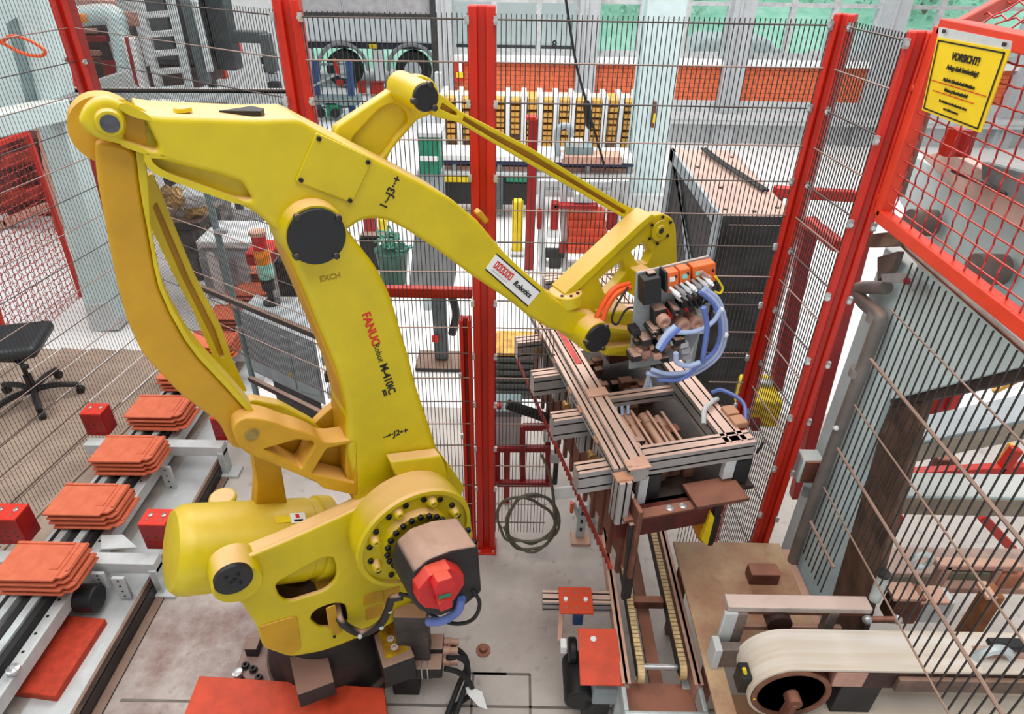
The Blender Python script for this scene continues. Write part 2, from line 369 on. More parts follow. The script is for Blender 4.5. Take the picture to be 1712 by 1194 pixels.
text('8', .17, PY(927, 75, YW + .06), (1, 0, 0), (0, -1, 0), INK, bpy.data.objects['window_1'], name='window_numeral', bold=.006)
# roller door half open, in its dark frame
b = MB(); b.bb(x_door0 - .12, x_door0 + .06, YW - .15, YW + .05, 0, 4); b.bb(x_door1 - .1, x_door1 + .06, YW - .15, YW + .05, 0, 4); b.bb(x_door0, x_door1, YW - .1, YW, 1.98, 2.05)
d1 = struct(b.build('door_1', DKS))
for k in range(3):
    xx0 = x_door0 + .06 + k * (x_door1 - x_door0 - .1) / 3; xx1 = xx0 + (x_door1 - x_door0 - .1) / 3 - .02
    for z0, z1 in ((2.05, 2.62), (2.63, 3.3)):
        q = MB(); q.bb(xx0, xx1, YW - .08, YW - .03, z0, z1); q.build('door_panel', MGREY if k < 3 else LGREY, d1, bev=.01)
# ------------------------------------------------------------------ outside: lorry, cars, trees
t = thing('lorry', 'long white lorry with dark wheel arches outside beyond the open roller door', 'lorry', (-1.9, 18.4, -.05))
YL_ = 17.2
lo = MB(); lo.bb(-6.4, 1.6, YL_, YL_ + 2.5, .98, 3.8); lo.build('box_body', WHITE, t, bev=.06)
lo = MB(); lo.bb(-6.3, 1.5, YL_ + .05, YL_ + 2.4, .84, .97); lo.build('chassis', mat('dark_navy', (44, 48, 66), .6), t, bev=.02)
for a_, c_ in ((-6.2, -4.95), (-3.5, -3.25), (-1.8, 1.4)): lo = MB(); lo.bb(a_, c_, YL_ + .03, YL_ + .2, -.03, .83); lo.build('side_guard', WHITE, t, bev=.02)
for xx in (-4.23, -2.54):
    wl = MB(); wl.cyl((xx, YL_, .38), (xx, YL_ + .35, .38), .43, n=28); wo = wl.build('wheel', RUB, t, bev=.04); wl = MB(); wl.lathe((xx, YL_ - .01, .38), (0, 1, 0), [(0, .12), (.02, .3), (.04, .31)], 20); wl.build('hub_cap', LGREY, wo)
    wl = MB(); wl.tube([(xx + .6 * math.cos(q), YL_, .36 + .6 * math.sin(q)) for q in [math.pi * k / 10 for k in range(11)]], .05, 6); wl.build('wheel_arch', MGREY, t)
for xx in (-3.55, -1.7): q = MB(); q.bb(xx, xx + .2, YL_ - .03, YL_, .86, .96); q.build('side_marker', SIGNY, t)
def car(name, x, y, col, label):
    t = thing(name, label, 'car', (x, y, -.05))
    b = MB(); b.bb(x - 1.9, x + 1.9, y - .8, y + .8, .2, .75); b.build('car_body', col, t, bev=.15, seg=3)
    b = MB(); b.prism([(x - 1.2, y - .7, .74), (x - .7, y - .7, 1.2), (x + .8, y - .7, 1.2), (x + 1.4, y - .7, .74)], (0, 1.4, 0)); b.build('cabin', LGREY, t, bev=.08)
    for sx in (-1.15, 1.15):
        b = MB(); b.cyl((x + sx, y - .82, .27), (x + sx, y - .6, .27), .32); b.build('wheel', RUB, t, bev=.03)
car('car', 5.2, 18, LGREY, 'pale car parked outside, seen through the window right of the blue grey column')
car('car', 9.6, 18.5, mat('car_red_white', (226, 214, 210), .4), 'pinkish white car parked outside, seen through the rightmost window')
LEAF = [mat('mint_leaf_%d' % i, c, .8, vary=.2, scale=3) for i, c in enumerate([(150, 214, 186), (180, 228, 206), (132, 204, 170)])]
BARK = mat('bark', (120, 100, 84), .9)
hd = mat('hedge_leaf', (140, 204, 176), .85, vary=.25, scale=2)
for i, (tx, ty, th_) in enumerate([(-.5, 28, 6.5), (4.4, 25, 6), (9.4, 28, 6.6), (13.6, 25, 6.2), (20, 28, 6.6)]):
    t = thing('tree', 'pale green leafy tree outside the windows, %s from the left' % ['first', 'second', 'third', 'fourth', 'fifth', 'sixth', 'seventh'][i], 'tree', (tx, ty, (ty - 20) * .2525 - .06), 'trees outside the windows')
    b = MB(); b.tube([(tx, ty, (ty - 20) * .2525 - .1), (tx + .1, ty, th_ * .3), (tx, ty, th_ * .6)], .16, 8); b.build('trunk', BARK, t)
    b = MB()
    for k in range(1500):
        q = random.choice([(0, 0, .62, .36), (.22, .1, .42, .3), (-.24, -.1, .4, .3), (.05, -.2, .3, .3), (-.05, .1, .8, .2)])
        d = V((random.gauss(0, 1), random.gauss(0, 1), random.gauss(0, 1))).normalized() * (random.uniform(.55, 1) * q[3] * th_ * .9)
        c = V((tx + q[0] * th_, ty + q[1] * th_, q[2] * th_)) + d
        if c.z < .2: c.z = random.uniform(.2, .9)
        a1 = V((random.gauss(0, 1), random.gauss(0, 1), random.gauss(0, 1))).normalized(); a2 = a1.orthogonal().normalized(); s_ = random.uniform(.08, .2)
        b.add([c - a1 * s_, c + a2 * s_ * .6, c + a1 * s_, c - a2 * s_ * .6], [(0, 1, 2, 3)])
    b.build('foliage', LEAF[i % 3], t, smooth=False, kind='stuff')

# ================================================================== FENCES
PM = None
def post_obj(x, y, z1, label, mt, wdt=.085, rot=0., z0=0., plate_=True, group=None, holes=True):
    t = thing('fence_post', label, 'fence post', (x, y, z0), group)
    ca, sa = math.cos(rot), math.sin(rot)
    def W(u, v_, z): return V((x + ca * u - sa * v_, y + sa * u + ca * v_, z))
    ax = (V((ca, sa, 0)), V((-sa, ca, 0)), ZU); h = z1 - z0
    b = MB()                                # rolled profile: two flanges and a recessed web
    b.box(W(-wdt * .33, 0, z0 + h / 2), (wdt * .34, .06, h), ax); b.box(W(wdt * .33, 0, z0 + h / 2), (wdt * .34, .06, h), ax); b.box(W(0, .012, z0 + h / 2), (wdt * .4, .03, h), ax)
    b.build('post_profile', mt, t, bev=.006)
    if plate_:
        b = MB(); b.box(W(0, 0, z0 + .006), (wdt * 1.15, .13, .012), ax); p = b.build('base_plate', mt, t, bev=.003)
        for s in (-1, 1):
            b = MB(); b.cyl(W(s * wdt * .4, -.05, z0 + .012), W(s * wdt * .4, -.05, z0 + .022), .008, n=8); b.build('anchor_bolt', STEEL, p)
    return t, W
CLAMP = None
def clamps(t, W, zs, wdt=.085, sides=(-1, 1)):
    for z in zs:
        for s in sides:
            b = MB(); b.box(W(s * wdt * .52, -.036, z), (.016, .014, .03)); b.cyl(W(s * wdt * .5, -.04, z), W(s * wdt * .5, -.052, z), .008, n=8); b.build('wire_clamp', STEEL, t)
def panel(label, P0, P1, z0s, z1s, zup=.02, sp=.0195, rv=.0024, rh=.0034, mt=WIRE, zlo=(0.05, .05), holes=(), name='mesh_fence_panel', group=None, bar=None, mh=None):
    """welded mesh: upright wires at spacing sp, cross wires at the heights z0s (end 0) and z1s (end 1)"""
    P0 = V((*P0, 0)); P1 = V((*P1, 0)); L = (P1 - P0).length; d = (P1 - P0) / L; nn = V((-d.y, d.x, 0))
    t = thing(name, label, 'fence', ((P0.x + P1.x) / 2, (P0.y + P1.y) / 2, min(zlo)), group)
    def at(u, z0, z1): p = P0 + d * (u * L); return V((p.x, p.y, z0 + (z1 - z0) * u))
    b = MB(); n = int(L / sp)
    for k in range(n + 1):
        u = (k + .5) / (n + 1); top = at(u, z0s[0] + zup, z1s[0] + zup); bot = at(u, zlo[0], zlo[1]); segs = [(bot.z, top.z)]
        for (ua, ub, za, zb) in holes:
            if ua < u < ub:
                ns = []
                for (q0, q1) in segs:
                    if zb <= q0 or za >= q1: ns.append((q0, q1)); continue
                    if za > q0: ns.append((q0, za))
                    if zb < q1: ns.append((zb, q1))
                segs = ns
        for (q0, q1) in segs:
            if q1 - q0 > .02: b.cyl((top.x, top.y, q0), (top.x, top.y, q1), rv, n=4, cap=False)
    b.build('upright_wires', mt, t, kind='stuff')
    for i, (za, zb) in enumerate(zip(z0s, z1s)):
        us = [(0., 1.)]
        for (ua, ub, ha, hb) in holes:
            zc = (za + zb) / 2
            if ha < zc < hb:
                ns = []
                for (q0, q1) in us:
                    if ub <= q0 or ua >= q1: ns.append((q0, q1)); continue
                    if ua > q0: ns.append((q0, ua))
                    if ub < q1: ns.append((ub, q1))
                us = ns
        for (q0, q1) in us:
            if (q1 - q0) * L > .03:
                c = MB(); r_ = rh[i] if isinstance(rh, list) else rh; o_ = -nn * (rv + r_); c.tube([at(q0, za, zb) + o_, at(q1, za, zb) + o_], r_, 6, False); c.build('cross_wire', mh or (WIREP if i % 2 else WIRE), t)
    return t
YB = 2.78
zs = [2.93 - .15 * k for k in range(20)]
xm, x1p, xr1 = -.137, 1.235, -.868
panel('welded wire panel with an opening for the gripper, right of the middle red post', (xm + .045, YB), (x1p - .04, YB), zs, zs, holes=[(.24, .86, .0, 1.72), (.0, .24, 0., .14)], zlo=(.05, .05))
panel('welded wire panel above and through the gate, between the two middle red posts', (xr1 + .045, YB - .02), (xm - .045, YB), zs[:19], zs[:19])
panel('narrow welded wire panel receding between the two right red posts', (x1p, YB - .03), (1.272, 2.36), zs, zs, sp=.0195)
SL = 1.27
zl = [3.2 - (3.2 - z) * SL for z in zs]
nl = 13
panel('welded wire panel slanting behind the robot in front of the grey cabinet', (-2.83, 4.6), (xr1 - .03, YB), zl[:nl], zs[:nl], sp=.024, zlo=(zl[nl - 1] - .02, zs[nl - 1] - .02), rv=.0017, rh=.003)
lf = V((-.14, -.99)).normalized()
pe = V((-2.84, 4.58)) + lf * 4.2
nlf = 16
panel('long welded wire panel along the boarded walkway on the left', (pe.x, pe.y), (-2.84, 4.56), zl[:nlf], zl[:nlf], sp=.027, zlo=(zl[nlf - 1] - .02,) * 2, rv=.0015, rh=.0032)
P_, W_ = post_obj(xm, YB, 2.978, 'tall red fence post in the middle, behind the robot arm', RED, .105); clamps(P_, W_, zs[0:18:2], .105)
P_, W_ = post_obj(xm - .095, YB + .02, 1.62, 'short red gate post fixed to the left of the middle red post', RED, .06); clamps(P_, W_, [.3, .9, 1.3], .06, (-1,))
P_, W_ = post_obj(xr1, YB, 2.99, 'red fence post behind the raised yellow elbow link', RED, .1); clamps(P_, W_, zs[0:14:2], .1)
P_, W_ = post_obj(x1p, YB, 2.97, 'red corner post right of the gripper, farther of two', RED, .075, math.radians(-40)); clamps(P_, W_, zs[0:18:2], .07)
P_, W_ = post_obj(1.278, 2.31, 2.965, 'red post nearest the red framed sign panel', RED, .078, math.radians(-20)); clamps(P_, W_, zs[0:18:2], .075)
P_, W_ = post_obj(-2.84, 4.6, 2.9, 'red corner post behind the robot elbow on the left', RED, .16, math.radians(-20), plate_=False); clamps(P_, W_, zl[0:9:2], .16)
# gate in the panel left of the middle post
t = thing('fence_gate', 'red framed gate with top rail below the robot upper arm', 'gate', (-.5, YB + .03, .1))
zg = PY(720, 493, YB).z
b = MB(); b.bb(xr1 + .08, xm - .06, YB + .01, YB + .05, zg - .025, zg + .025); b.build('top_rail', RED, t, bev=.004)
b = MB(); b.bb(xr1 + .08, xm - .13, YB + .01, YB + .05, .12, .17); b.build('bottom_rail', REDD, t, bev=.004)
b = MB(); b.bb(xr1 + .06, xr1 + .11, YB + .01, YB + .05, .12, zg); b.build('stile', RED, t, bev=.004)
# thin grey pole on the slanting panel
p_top, p_bot = PY(352, 300, 3.98), PY(424, 640, 3.98)
t = thing('grey_pole', 'thin grey green pole standing against the slanting wire panel', 'pole', (p_bot.x, p_bot.y, p_bot.z - .15))
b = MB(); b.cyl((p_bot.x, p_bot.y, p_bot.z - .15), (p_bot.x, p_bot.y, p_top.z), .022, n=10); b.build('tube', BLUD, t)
for yy in (386, 510, 548): q = PY(352 + (yy - 300) * .21, yy, 3.96); b = MB(); b.box(q, (.07, .05, .03)); b.build('pole_clamp', STEEL, t, bev=.004)
for (q0, q1) in (((334, 480), (556, 572)), ((418, 633), (548, 697))):
    a_ = V((-2.83, 4.6)); c_ = V((xr1, YB)); f_ = lambda px, py: None
    def onp(px, py):
        d = ray(px, py); nx_, ny_ = (c_ - a_).y, -(c_ - a_).x; k = (a_.x * nx_ + a_.y * ny_) / (d.x * nx_ + d.y * ny_); return CAM + d * (k * .992)
    b = MB(); b.beam(onp(*q0), onp(*q1), .03, .035); tag(b.build('fence_rail', DKS, bev=.004), 'dark dusty rail crossing the front of the grey cabinet, %s' % ('upper of two' if q0[1] == 480 else 'lower of two'), 'rail')

# ------------------------------------------------------------------ near fence on the right, with red framed sign panel
XN = 1.3
zn = [1.935, 1.729, 1.515, 1.31]
panel('close welded wire panel of thick dark wires across the right foreground', (XN, 1.99), (XN, .35), [2.14, 1.935, 1.73, 1.515, 1.305, 1.106], [2.14, 1.935, 1.73, 1.515, 1.305, 1.106], sp=.034, rv=.0028, rh=[.003, .006, .0035, .006, .0035, .006], zup=.18, holes=[(.15, 1.01, 0, 1.295)], mt=mat('fence_wire_black', (40, 36, 36), .5, .1, vary=.1), zlo=(.92, .92), mh=mat('cross_wire_dusty', (112, 92, 86), .6, vary=.1, dust=.5))
def mesh_panel(label, Pf, size, nu, nv, frame_mt, wire_mt, fr=.022, wr=.0028, name='mesh_guard', amp=.006, cat='mesh panel'):
    """Pf(u, v) -> point; crimped wires woven in a frame"""
    c = Pf(.5, 0); t = thing(name, label, cat, c)
    for a_, b_, nm in (((0, 0), (1, 0), 'frame_rail'), ((0, 1), (1, 1), 'frame_rail'), ((0, 0), (0, 1), 'frame_stile'), ((1, 0), (1, 1), 'frame_stile')):
        q = MB(); q.beam(Pf(*a_), Pf(*b_), fr * 2, fr * 2); q.build(nm, frame_mt, t, bev=.004)
    nrm = (Pf(1, 0) - Pf(0, 0)).cross(Pf(0, 1) - Pf(0, 0)).normalized()
    b = MB()
    for i in range(1, nu):
        pts = []
        for j in range(nv * 2 + 1):
            p = Pf(i / nu, j / (nv * 2)); e = (Pf(1, .5) - Pf(0, .5)).normalized(); s_ = amp * (1 if (j + i) % 2 else -1)
            pts.append(p + nrm * s_ * .8 + e * s_ * .7)
        b.tube(pts, wr, 5, False)
    b.build('crimped_upright_wires', wire_mt, t, kind='stuff')
    b = MB()
    for j in range(1, nv):
        pts = []
        for i in range(nu * 2 + 1):
            p = Pf(i / (nu * 2), j / nv); e = (Pf(.5, 1) - Pf(.5, 0)).normalized(); s_ = amp * (-1 if (j + i) % 2 else 1)
            pts.append(p + nrm * s_ * .8 + e * s_ * .4)
        b.tube(pts, wr, 5, False)
    b.build('crimped_cross_wires', wire_mt, t, kind='stuff'); return t
RW = mat('red_wire', (176, 30, 30), .5, vary=.2, dust=.5, dcol=(220, 130, 110))
REDO = mat('orange_red_frame', (222, 62, 34), .45, vary=.06)
mp = mesh_panel('red framed woven mesh panel carrying the yellow sign', lambda u, v_: V((XN, 2.235 - u * 1.5, 2.385 + v_ * .6)), None, 24, 12, REDO, RW)
for z_, y_ in ((2.80, 2.27), (2.44, 2.26)):
    b = MB(); b.bb(XN - .012, XN + .012, y_ - .03, y_ + .03, z_ - .03, z_ + .03); b.cyl((XN - .014, y_ + .004, z_), (XN - .02, y_ + .004, z_), .012, n=10); b.build('hinge_lug', REDO, mp, bev=.004)
mesh_panel('sloping red mesh roof panel of the cage at the top right corner', lambda u, v_: V((XN + .02 + v_ * .55, 2.2 - u * 1.3, 2.99 + v_ * .34)), None, 20, 10, mat('faded_red_frame', (190, 88, 76), .6), RW, fr=.018)
# sign
sA, sB, sC, sD = PX(1567, 62, XN - .03), PX(1688, 84, XN - .03), PX(1638, 222, XN - .03), PX(1541, 184, XN - .03)
ux = (sB - sA).normalized(); nS = V((-1, 0, 0)); 
t = thing('warning_sign', 'yellow warning sign with black lettering on the red mesh panel', 'sign', (sA + sB + sC + sD) / 4)
fx = PX(1556, 50, XN - .028); fy = PX(1692, 72, XN - .028)
b = MB(); b.prism([PX(1570, 45, XN - .026), PX(1690, 69, XN - .026), PX(1686, 92, XN - .026), PX(1566, 68, XN - .026)], (.006, 0, 0)); st = b.build('mounting_strip', LGREY, t)
for q in ((1580, 52), (1681, 74)): b = MB(); p = PX(*q, XN - .032); b.cyl(p, p + V((-.006, 0, 0)), .006, n=10); b.build('screw', DKS, st)
b = MB(); b.prism([sA, sB, sC, sD], (.004, 0, 0)); b.build('sign_plate', SIGNY, t)
def lerp4(u, v_): return (sA * (1 - u) + sB * u) * (1 - v_) + (sD * (1 - u) + sC * u) * v_
b = MB(); off = V((-.002, 0, 0))
for (u0, v0, u1, v1) in ((.03, .03, .97, .05), (.03, .95, .97, .97), (.03, .03, .05, .97), (.95, .03, .97, .97)):
    b.add([lerp4(u0, v0) + off, lerp4(u1, v0) + off, lerp4(u1, v1) + off, lerp4(u0, v1) + off], [(0, 1, 2, 3)])
b.build('black_border', INK, t, smooth=False)
hS = (sA - sD).length
def sline(s_, v_, size, bold, mt_=INK, ext=1.): text(s_, hS * size, lerp4(.5, v_) + off * 1.3, lerp4(1, v_) - lerp4(0, v_), nS, mt_, t, bold=bold, ext=ext)
sline('VORSICHT!', .2, .135, .0006, ext=.95); sline('Anlage läuft fernbetätigt!', .345, .09, .0002, ext=.84)
sline('Nach der Zeit anlaufende Maschinen', .51, .062, .0004, ext=.82); sline('können jederzeit anlaufen!', .635, .062, .0004, ext=.85)
sline('Vor Arbeiten an der Maschine ist der Strom', .79, .042, .0004, ext=.9); sline('in der Halle zu trennen.', .875, .042, .0004, ext=.9)
b = MB()
for v_, u0, u1 in ((.56, .06, .93), (.685, .12, .8)): b.add([lerp4(u0, v_) + off, lerp4(u1, v_) + off, lerp4(u1, v_ + .012) + off, lerp4(u0, v_ + .012) + off], [(0, 1, 2, 3)])
b.build('red_underline', INKR, t, smooth=False)
# ================================================================== THE ROBOT
J1 = V((-.9, 2.07, 0))
R = thing('industrial_robot', 'big yellow articulated palletising robot arm in the middle of the cell', 'robot', (J1.x, J1.y, 0))
BOLT = boltmesh(.012, .014); BOLTS = boltmesh(.007, .006)
for mm in (BOLT, BOLTS): mm.materials.append(BLK)
def bolt_at(p, par, me=BOLT, n=AN, name='bolt'): return inst(me, name, par, frame(p, AD, n))
# --- base
b = MB(); b.lathe((J1.x, J1.y, 0), ZU, [(0, .36), (.05, .36), (.07, .33), (.16, .315), (.33, .31), (.36, .29), (.5, .28)], 48)
base = b.build('base', mat('dark_dusty_casting', (44, 38, 36), .6, vary=.25, dust=.5, dcol=(150, 118, 104)), R, bev=.006)
BROWND = mat('dusty_stop_block', (40, 36, 38), .6, dust=.95, dcol=(150, 112, 98), vary=.15)
b = MB()
q = [PZ(x, y, .06) for x, y in ((413, 1062), (432, 1052), (480, 1060), (520, 1145), (421, 1149), (395, 1118))]
b.prism(q, (0, 0, -.06)); ft = b.build('foot_flange', mat('dusty_foot_steel', (90, 80, 78), .6, vary=.2, dust=.9, dcol=(160, 130, 120)), R, bev=.006)
for x, y in ((411, 1115), (424, 1121), (433, 1135)):
    p = PZ(x, y, .06); b = MB(); b.lathe(p, ZU, [(0, .022), (.004, .022), (.005, .016), (.022, .016), (.022, .008), (.01, .007)], 14); b.build('flange_bolt', BLK, ft)
b = MB(); b.bb(*sorted((PZ(409, 1090, .1).x, PZ(430, 1090, .1).x)), PZ(415, 1090, .1).y, PZ(415, 1070, .1).y, .05, .12); b.build('foot_web', DKS, ft, bev=.004)
p = PZ(398, 1128, .05); b = MB(); b.lathe((p.x, p.y, 0), ZU, [(0, .022), (.05, .02), (.055, .026), (.075, .026), (.078, .02)], 16); b.build('levelling_bolt', STEEL, ft)
ST = .37                                     # stop block in front of the turret
q = [PZ(x, y, ST) for x, y in ((484, 1099), (544, 1078), (559, 1140), (497, 1163))]
b = MB(); b.prism(q, (0, 0, -.1)); b.build('stop_block', BROWND, R, bev=.004)
b = MB(); b.beam((q[2] + q[3]) / 2 + V((0, -.003, -.004)) , (q[2] + q[3]) / 2 + V((0, -.003, -.004)) + (q[2] - q[3]) * .001, (q[2] - q[3]).length, .003)
# connector box with warning sticker
WB = .42
q = [PZ(x, y, WB) for x, y in ((622, 1065), (664, 1030), (694, 1096), (637, 1108))]
q = [PZ(x, y, WB) for x, y in ((624, 1062), (668, 1033), (694, 1098), (640, 1118))]
b = MB(); b.prism(q, (0, 0, -.16)); cb = b.build('connector_housing', BLKD, R, bev=.006)
q2 = [PZ(x, y, WB + .003) for x, y in ((632, 1057), (664, 1036), (683, 1087), (645, 1102))]
b = MB(); b.prism(q2, (0, 0, -.002)); stk = b.build('warning_sticker', mat('sticker_yellow', (232, 190, 24), .4, vary=.2, scale=14, col2=(150, 96, 50)), cb)
for x, y in ((653, 1068), (659, 1082)):
    p = PZ(x, y, WB + .004); b = MB(); b.cyl(p, p + V((0, 0, .001)), .017, n=16); b.build('hazard_pictogram', WHITE, stk)
    b = MB(); b.tube([p + V((-.01, -.006, .0015)), p + V((0, .006, .0015)), p + V((.01, -.004, .0015))], .002, 5); b.build('pictogram_hand', INKR, stk)
b = MB(); c0 = PZ(672, 1122, .16); b.bb(c0.x - .05, c0.x + .08, c0.y - .03, c0.y + .07, .0, .26); b.build('cable_entry_box', BLKD, R, bev=.006)
for k, (x0, y0, x1, y1) in enumerate(((700, 1068, 742, 1092), (702, 1098, 740, 1128))):
    a_ = PZ(x0, (y0 + y1) / 2, .3 - k * .03); c_ = PZ(x1, (y0 + y1) / 2, .3 - k * .03)
    b = MB(); b.beam(a_ + (a_ - c_) * .6, c_, .085, .075); pl = b.build('cable_plug', BLKD, R, bev=.006)
    for s_ in (.1, .35): b = MB(); p = a_ + (c_ - a_) * s_; b.beam(p, p + (c_ - a_) * .06, .092, .082); b.build('plug_clip', STEEL, pl, bev=.002)
    for j in range(2 if k == 0 else 1):
        e = c_ + V((0, .02 - .045 * j, 0)); dd = (c_ - a_).normalized()
        b = MB(); b.lathe(e, dd, [(0, .022), (.03, .022), (.035, .017), (.07, .017)], 12); b.build('cable_gland', PINKM, pl)
for k, pts in enumerate((((745, 1080), (770, 1090), (781, 1112), (765, 1150), (735, 1230)), ((747, 1100), (775, 1103), (783, 1130), (772, 1165), (748, 1235)), ((744, 1118), (766, 1124), (784, 1140), (788, 1160), (760, 1182), (728, 1220)))):
    zz = [.3, .26, .18, .1, .03, .02]
    b = MB(); b.tube([PZ(x, y, zz[i]) for i, (x, y) in enumerate(pts)], .013, 10); b.build('supply_cable', RUB, R)
q = [PZ(x, y, .14) for x, y in ((775, 1137), (790, 1150), (806, 1156), (815, 1186), (800, 1181), (781, 1160))]
b = MB(); b.prism(rnd([(p.x, p.y) for p in q], .01) if 0 else q, (0, 0, -.003)); b.build('cable_tag', WHITE, R, bev=.001, label='white leaf shaped tag on a supply cable')
# --- turret
WT = -.06
tur_out = [(372, 992), (366, 968), (384, 945), (480, 905), (575, 862), (640, 830), (700, 812), (755, 822), (785, 855), (792, 900), (775, 950), (715, 985), (690, 1010), (660, 1040), (630, 1056), (541, 1089), (486, 1099), (440, 1083), (430, 1047), (398, 1000)]
holeA = [(459, 977), (541, 932), (558, 932), (564, 949), (563, 970), (546, 988), (483, 1008), (468, 1000)]
holeB = [(518, 1036), (526, 1021), (556, 1009), (578, 1010), (583, 1040), (578, 1048), (535, 1051)]
tp = armplate('turret_cheek', tur_out, [holeA, holeB], WT, .022, YEL, R, bev=.008, r=16, hr=14)
armplate('cheek_rim', tur_out, [[(430, 990), (450, 945), (500, 917), (640, 852), (700, 845), (745, 880), (735, 930), (690, 985), (640, 1035), (545, 1068), (490, 1080), (448, 1062)]], WT + .018, .07, YEL, R, bev=.006, r=16, hr=10)
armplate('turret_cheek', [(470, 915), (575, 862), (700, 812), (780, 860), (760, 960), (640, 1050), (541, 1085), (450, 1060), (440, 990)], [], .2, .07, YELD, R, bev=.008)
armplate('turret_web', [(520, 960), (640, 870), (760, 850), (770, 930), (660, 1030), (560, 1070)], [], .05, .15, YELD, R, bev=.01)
# raised triangular panel low on the cheek and cable strap
armplate('cheek_panel', [(433, 1049), (490, 1032), (497, 1034), (504, 1084), (486, 1096), (441, 1081)], [], WT - .006, .006, YELD, tp, bev=.002, r=5)
armplate('strap', [(545, 1018), (561, 1012), (567, 1048), (573, 1058), (562, 1062), (550, 1050)], [], WT - .008, .006, YELD, tp, bev=.002, r=3)
bolt_at(A(559, 1064, WT - .008), tp, BOLTS)
DIN = mat('dark_inner_casting', (74, 48, 24), .6, vary=.3)
armplate('inner_block', [(455, 975), (505, 985), (548, 955), (572, 940), (575, 985), (490, 1015), (462, 1008)], [], .06, .04, DIN, R, bev=.004)
armplate('inner_block', [(510, 1030), (560, 1000), (590, 1000), (590, 1050), (530, 1058)], [], .02, .03, DIN, R, bev=.004)
# inner red cable bundle and brown block seen through the window of the cheek
b = MB(); b.tube([A(525, 975, .1), A(545, 985, .06), A(560, 1000, .05)], .012, 8); b.tube([A(530, 968, .1), A(550, 978, .06), A(566, 992, .05)], .012, 8); b.build('inner_cable', OCAB, R)
# boss with black cap
c0 = A(394, 962, WT); b = MB(); b.lathe(c0 - AN * .07, AN, [(0, .09), (.11, .088), (.12, .082)], 32); b.build('boss', YEL, R)
c1 = A(391, 971, WT - .07); rr = .066
b = MB(); b.lathe(c1 - AN * .02, AN, [(0, rr), (.018, rr), (.02, rr * .97)], 32); bc = b.build('boss_cap', BLK, R)
for k, (x, y) in enumerate(((378, 966), (386, 974), (392, 969), (402, 974), (398, 960))): bolt_at(A(x, y, WT - .068), bc, BOLTS)
# shoulder flange
WD = -.2
def disc(px, py, wf, rpx): c = A(px, py, wf); return c, rpx * (c - CAM).dot(FW) / FPX
cD, rD = disc(697, 903, WD, 101)
b = MB(); b.lathe(cD - AN * .14, AN, [(0, rD * .98), (.06, rD * 1.0), (.115, rD), (.125, rD * 1.02), (.14, rD * 1.0), (.14, rD * .93), (.125, rD * .92), (.118, rD * .60), (.15, rD * .58), (.15, rD * .50), (.11, rD * .48)], 64)
fl = b.build('shoulder_flange', YEL, R)
for k in range(16):
    t_ = 2 * math.pi * (k + .35) / 16; v_ = AD * math.cos(t_) + ZU * math.sin(t_)
    bolt_at(cD + v_ * rD * .8 - AN * .022, fl)
    if k % 2 == 0:
        v2 = AD * math.cos(t_ + .2) + ZU * math.sin(t_ + .2); p = cD + v2 * rD * .76 - AN * .022
        b = MB(); b.lathe(p, AN, [(0, .026), (.012, .022), (.03, .016), (.034, .014), (.034, .007), (.02, .006)], 14); b.build('dowel_boss', YEL, fl)
for k in range(22):
    t_ = 2 * math.pi * k / 22; v_ = AD * math.cos(t_) + ZU * math.sin(t_); bolt_at(cD + v_ * rD * .54 + AN * .008, fl)
# embossed maker's plates below the flange
for (x0, y0, x1, y1) in ((608, 992, 640, 1010), (612, 1014, 640, 1034), (642, 985, 668, 1006)):
    q = [(x0, y0 + 4), (x1, y0 - 4), (x1, y1 - 4), (x0, y1 + 4)]
    armplate('embossed_plate', q, [], WT - .004, .004, YELD, tp, bev=.001, r=1)
# motor
mpx = [(672, 952), (678, 905), (740, 886), (778, 876), (804, 922), (802, 990), (770, 1010), (716, 1019), (684, 1000)]
WM = -.44
mo = armplate('motor_body', [(683, 985), (692, 958), (716, 936), (755, 921), (800, 914), (806, 990), (775, 1015), (735, 1032), (703, 1022), (688, 1006)], [], WM, .17, BLKD, R, bev=.01, r=8)
armplate('motor_housing', [(690, 955), (698, 926), (735, 906), (775, 900), (799, 922), (799, 960), (750, 990), (700, 992)], [], WD - .09, .09, BLKD, R, bev=.008, r=6)
armplate('motor_rear_ring', [(676, 925), (700, 905), (745, 893), (770, 905), (775, 950), (730, 985), (690, 985), (676, 960)], [], WD - .03, .04, BLK, R, bev=.006, r=8)
co = armplate('motor_end_cap', [(699, 987), (719, 963), (753, 951), (775, 960), (776, 978), (760, 1003), (735, 1019), (711, 1017), (699, 1006)], [], WM - .05, .055, mat('bright_red_cap', (206, 30, 36), .45, vary=.08, dust=.5, dcol=(250, 120, 90)), mo, bev=.003, r=2)
rc = bpy.data.materials['bright_red_cap']
armplate('encoder_cover', [(726, 985), (733, 973), (757, 966), (762, 975), (757, 992), (742, 1002), (730, 1000)], [], WM - .09, .045, rc, mo, bev=.003, r=3)
armplate('encoder_plug', [(733, 1012), (745, 1003), (757, 1004), (757, 1016), (737, 1024)], [], WM - .085, .035, rc, mo, bev=.003, r=3)
armplate('green_label', [(733, 998), (753, 992), (754, 997), (734, 1003)], [], WM - .094, .003, GRN, mo, bev=.0005, r=.5)
for x, y in ((781, 885), (792, 905)): bolt_at(A(x, y, WD - .09), R)
for pts, r_, mt_ in (([(790, 985, -.44), (802, 1010, -.46), (790, 1036, -.45), (760, 1043, -.4), (725, 1030, -.34), (690, 1000, -.3), (668, 993, -.25)], .008, RUB), ([(772, 1000, -.45), (765, 1022, -.45), (740, 1038, -.42), (716, 1040, -.36)], .017, HOSED)):
    b = MB(); b.tube([A(*p) for p in pts], r_, 10); b.build('motor_cable', mt_, R)
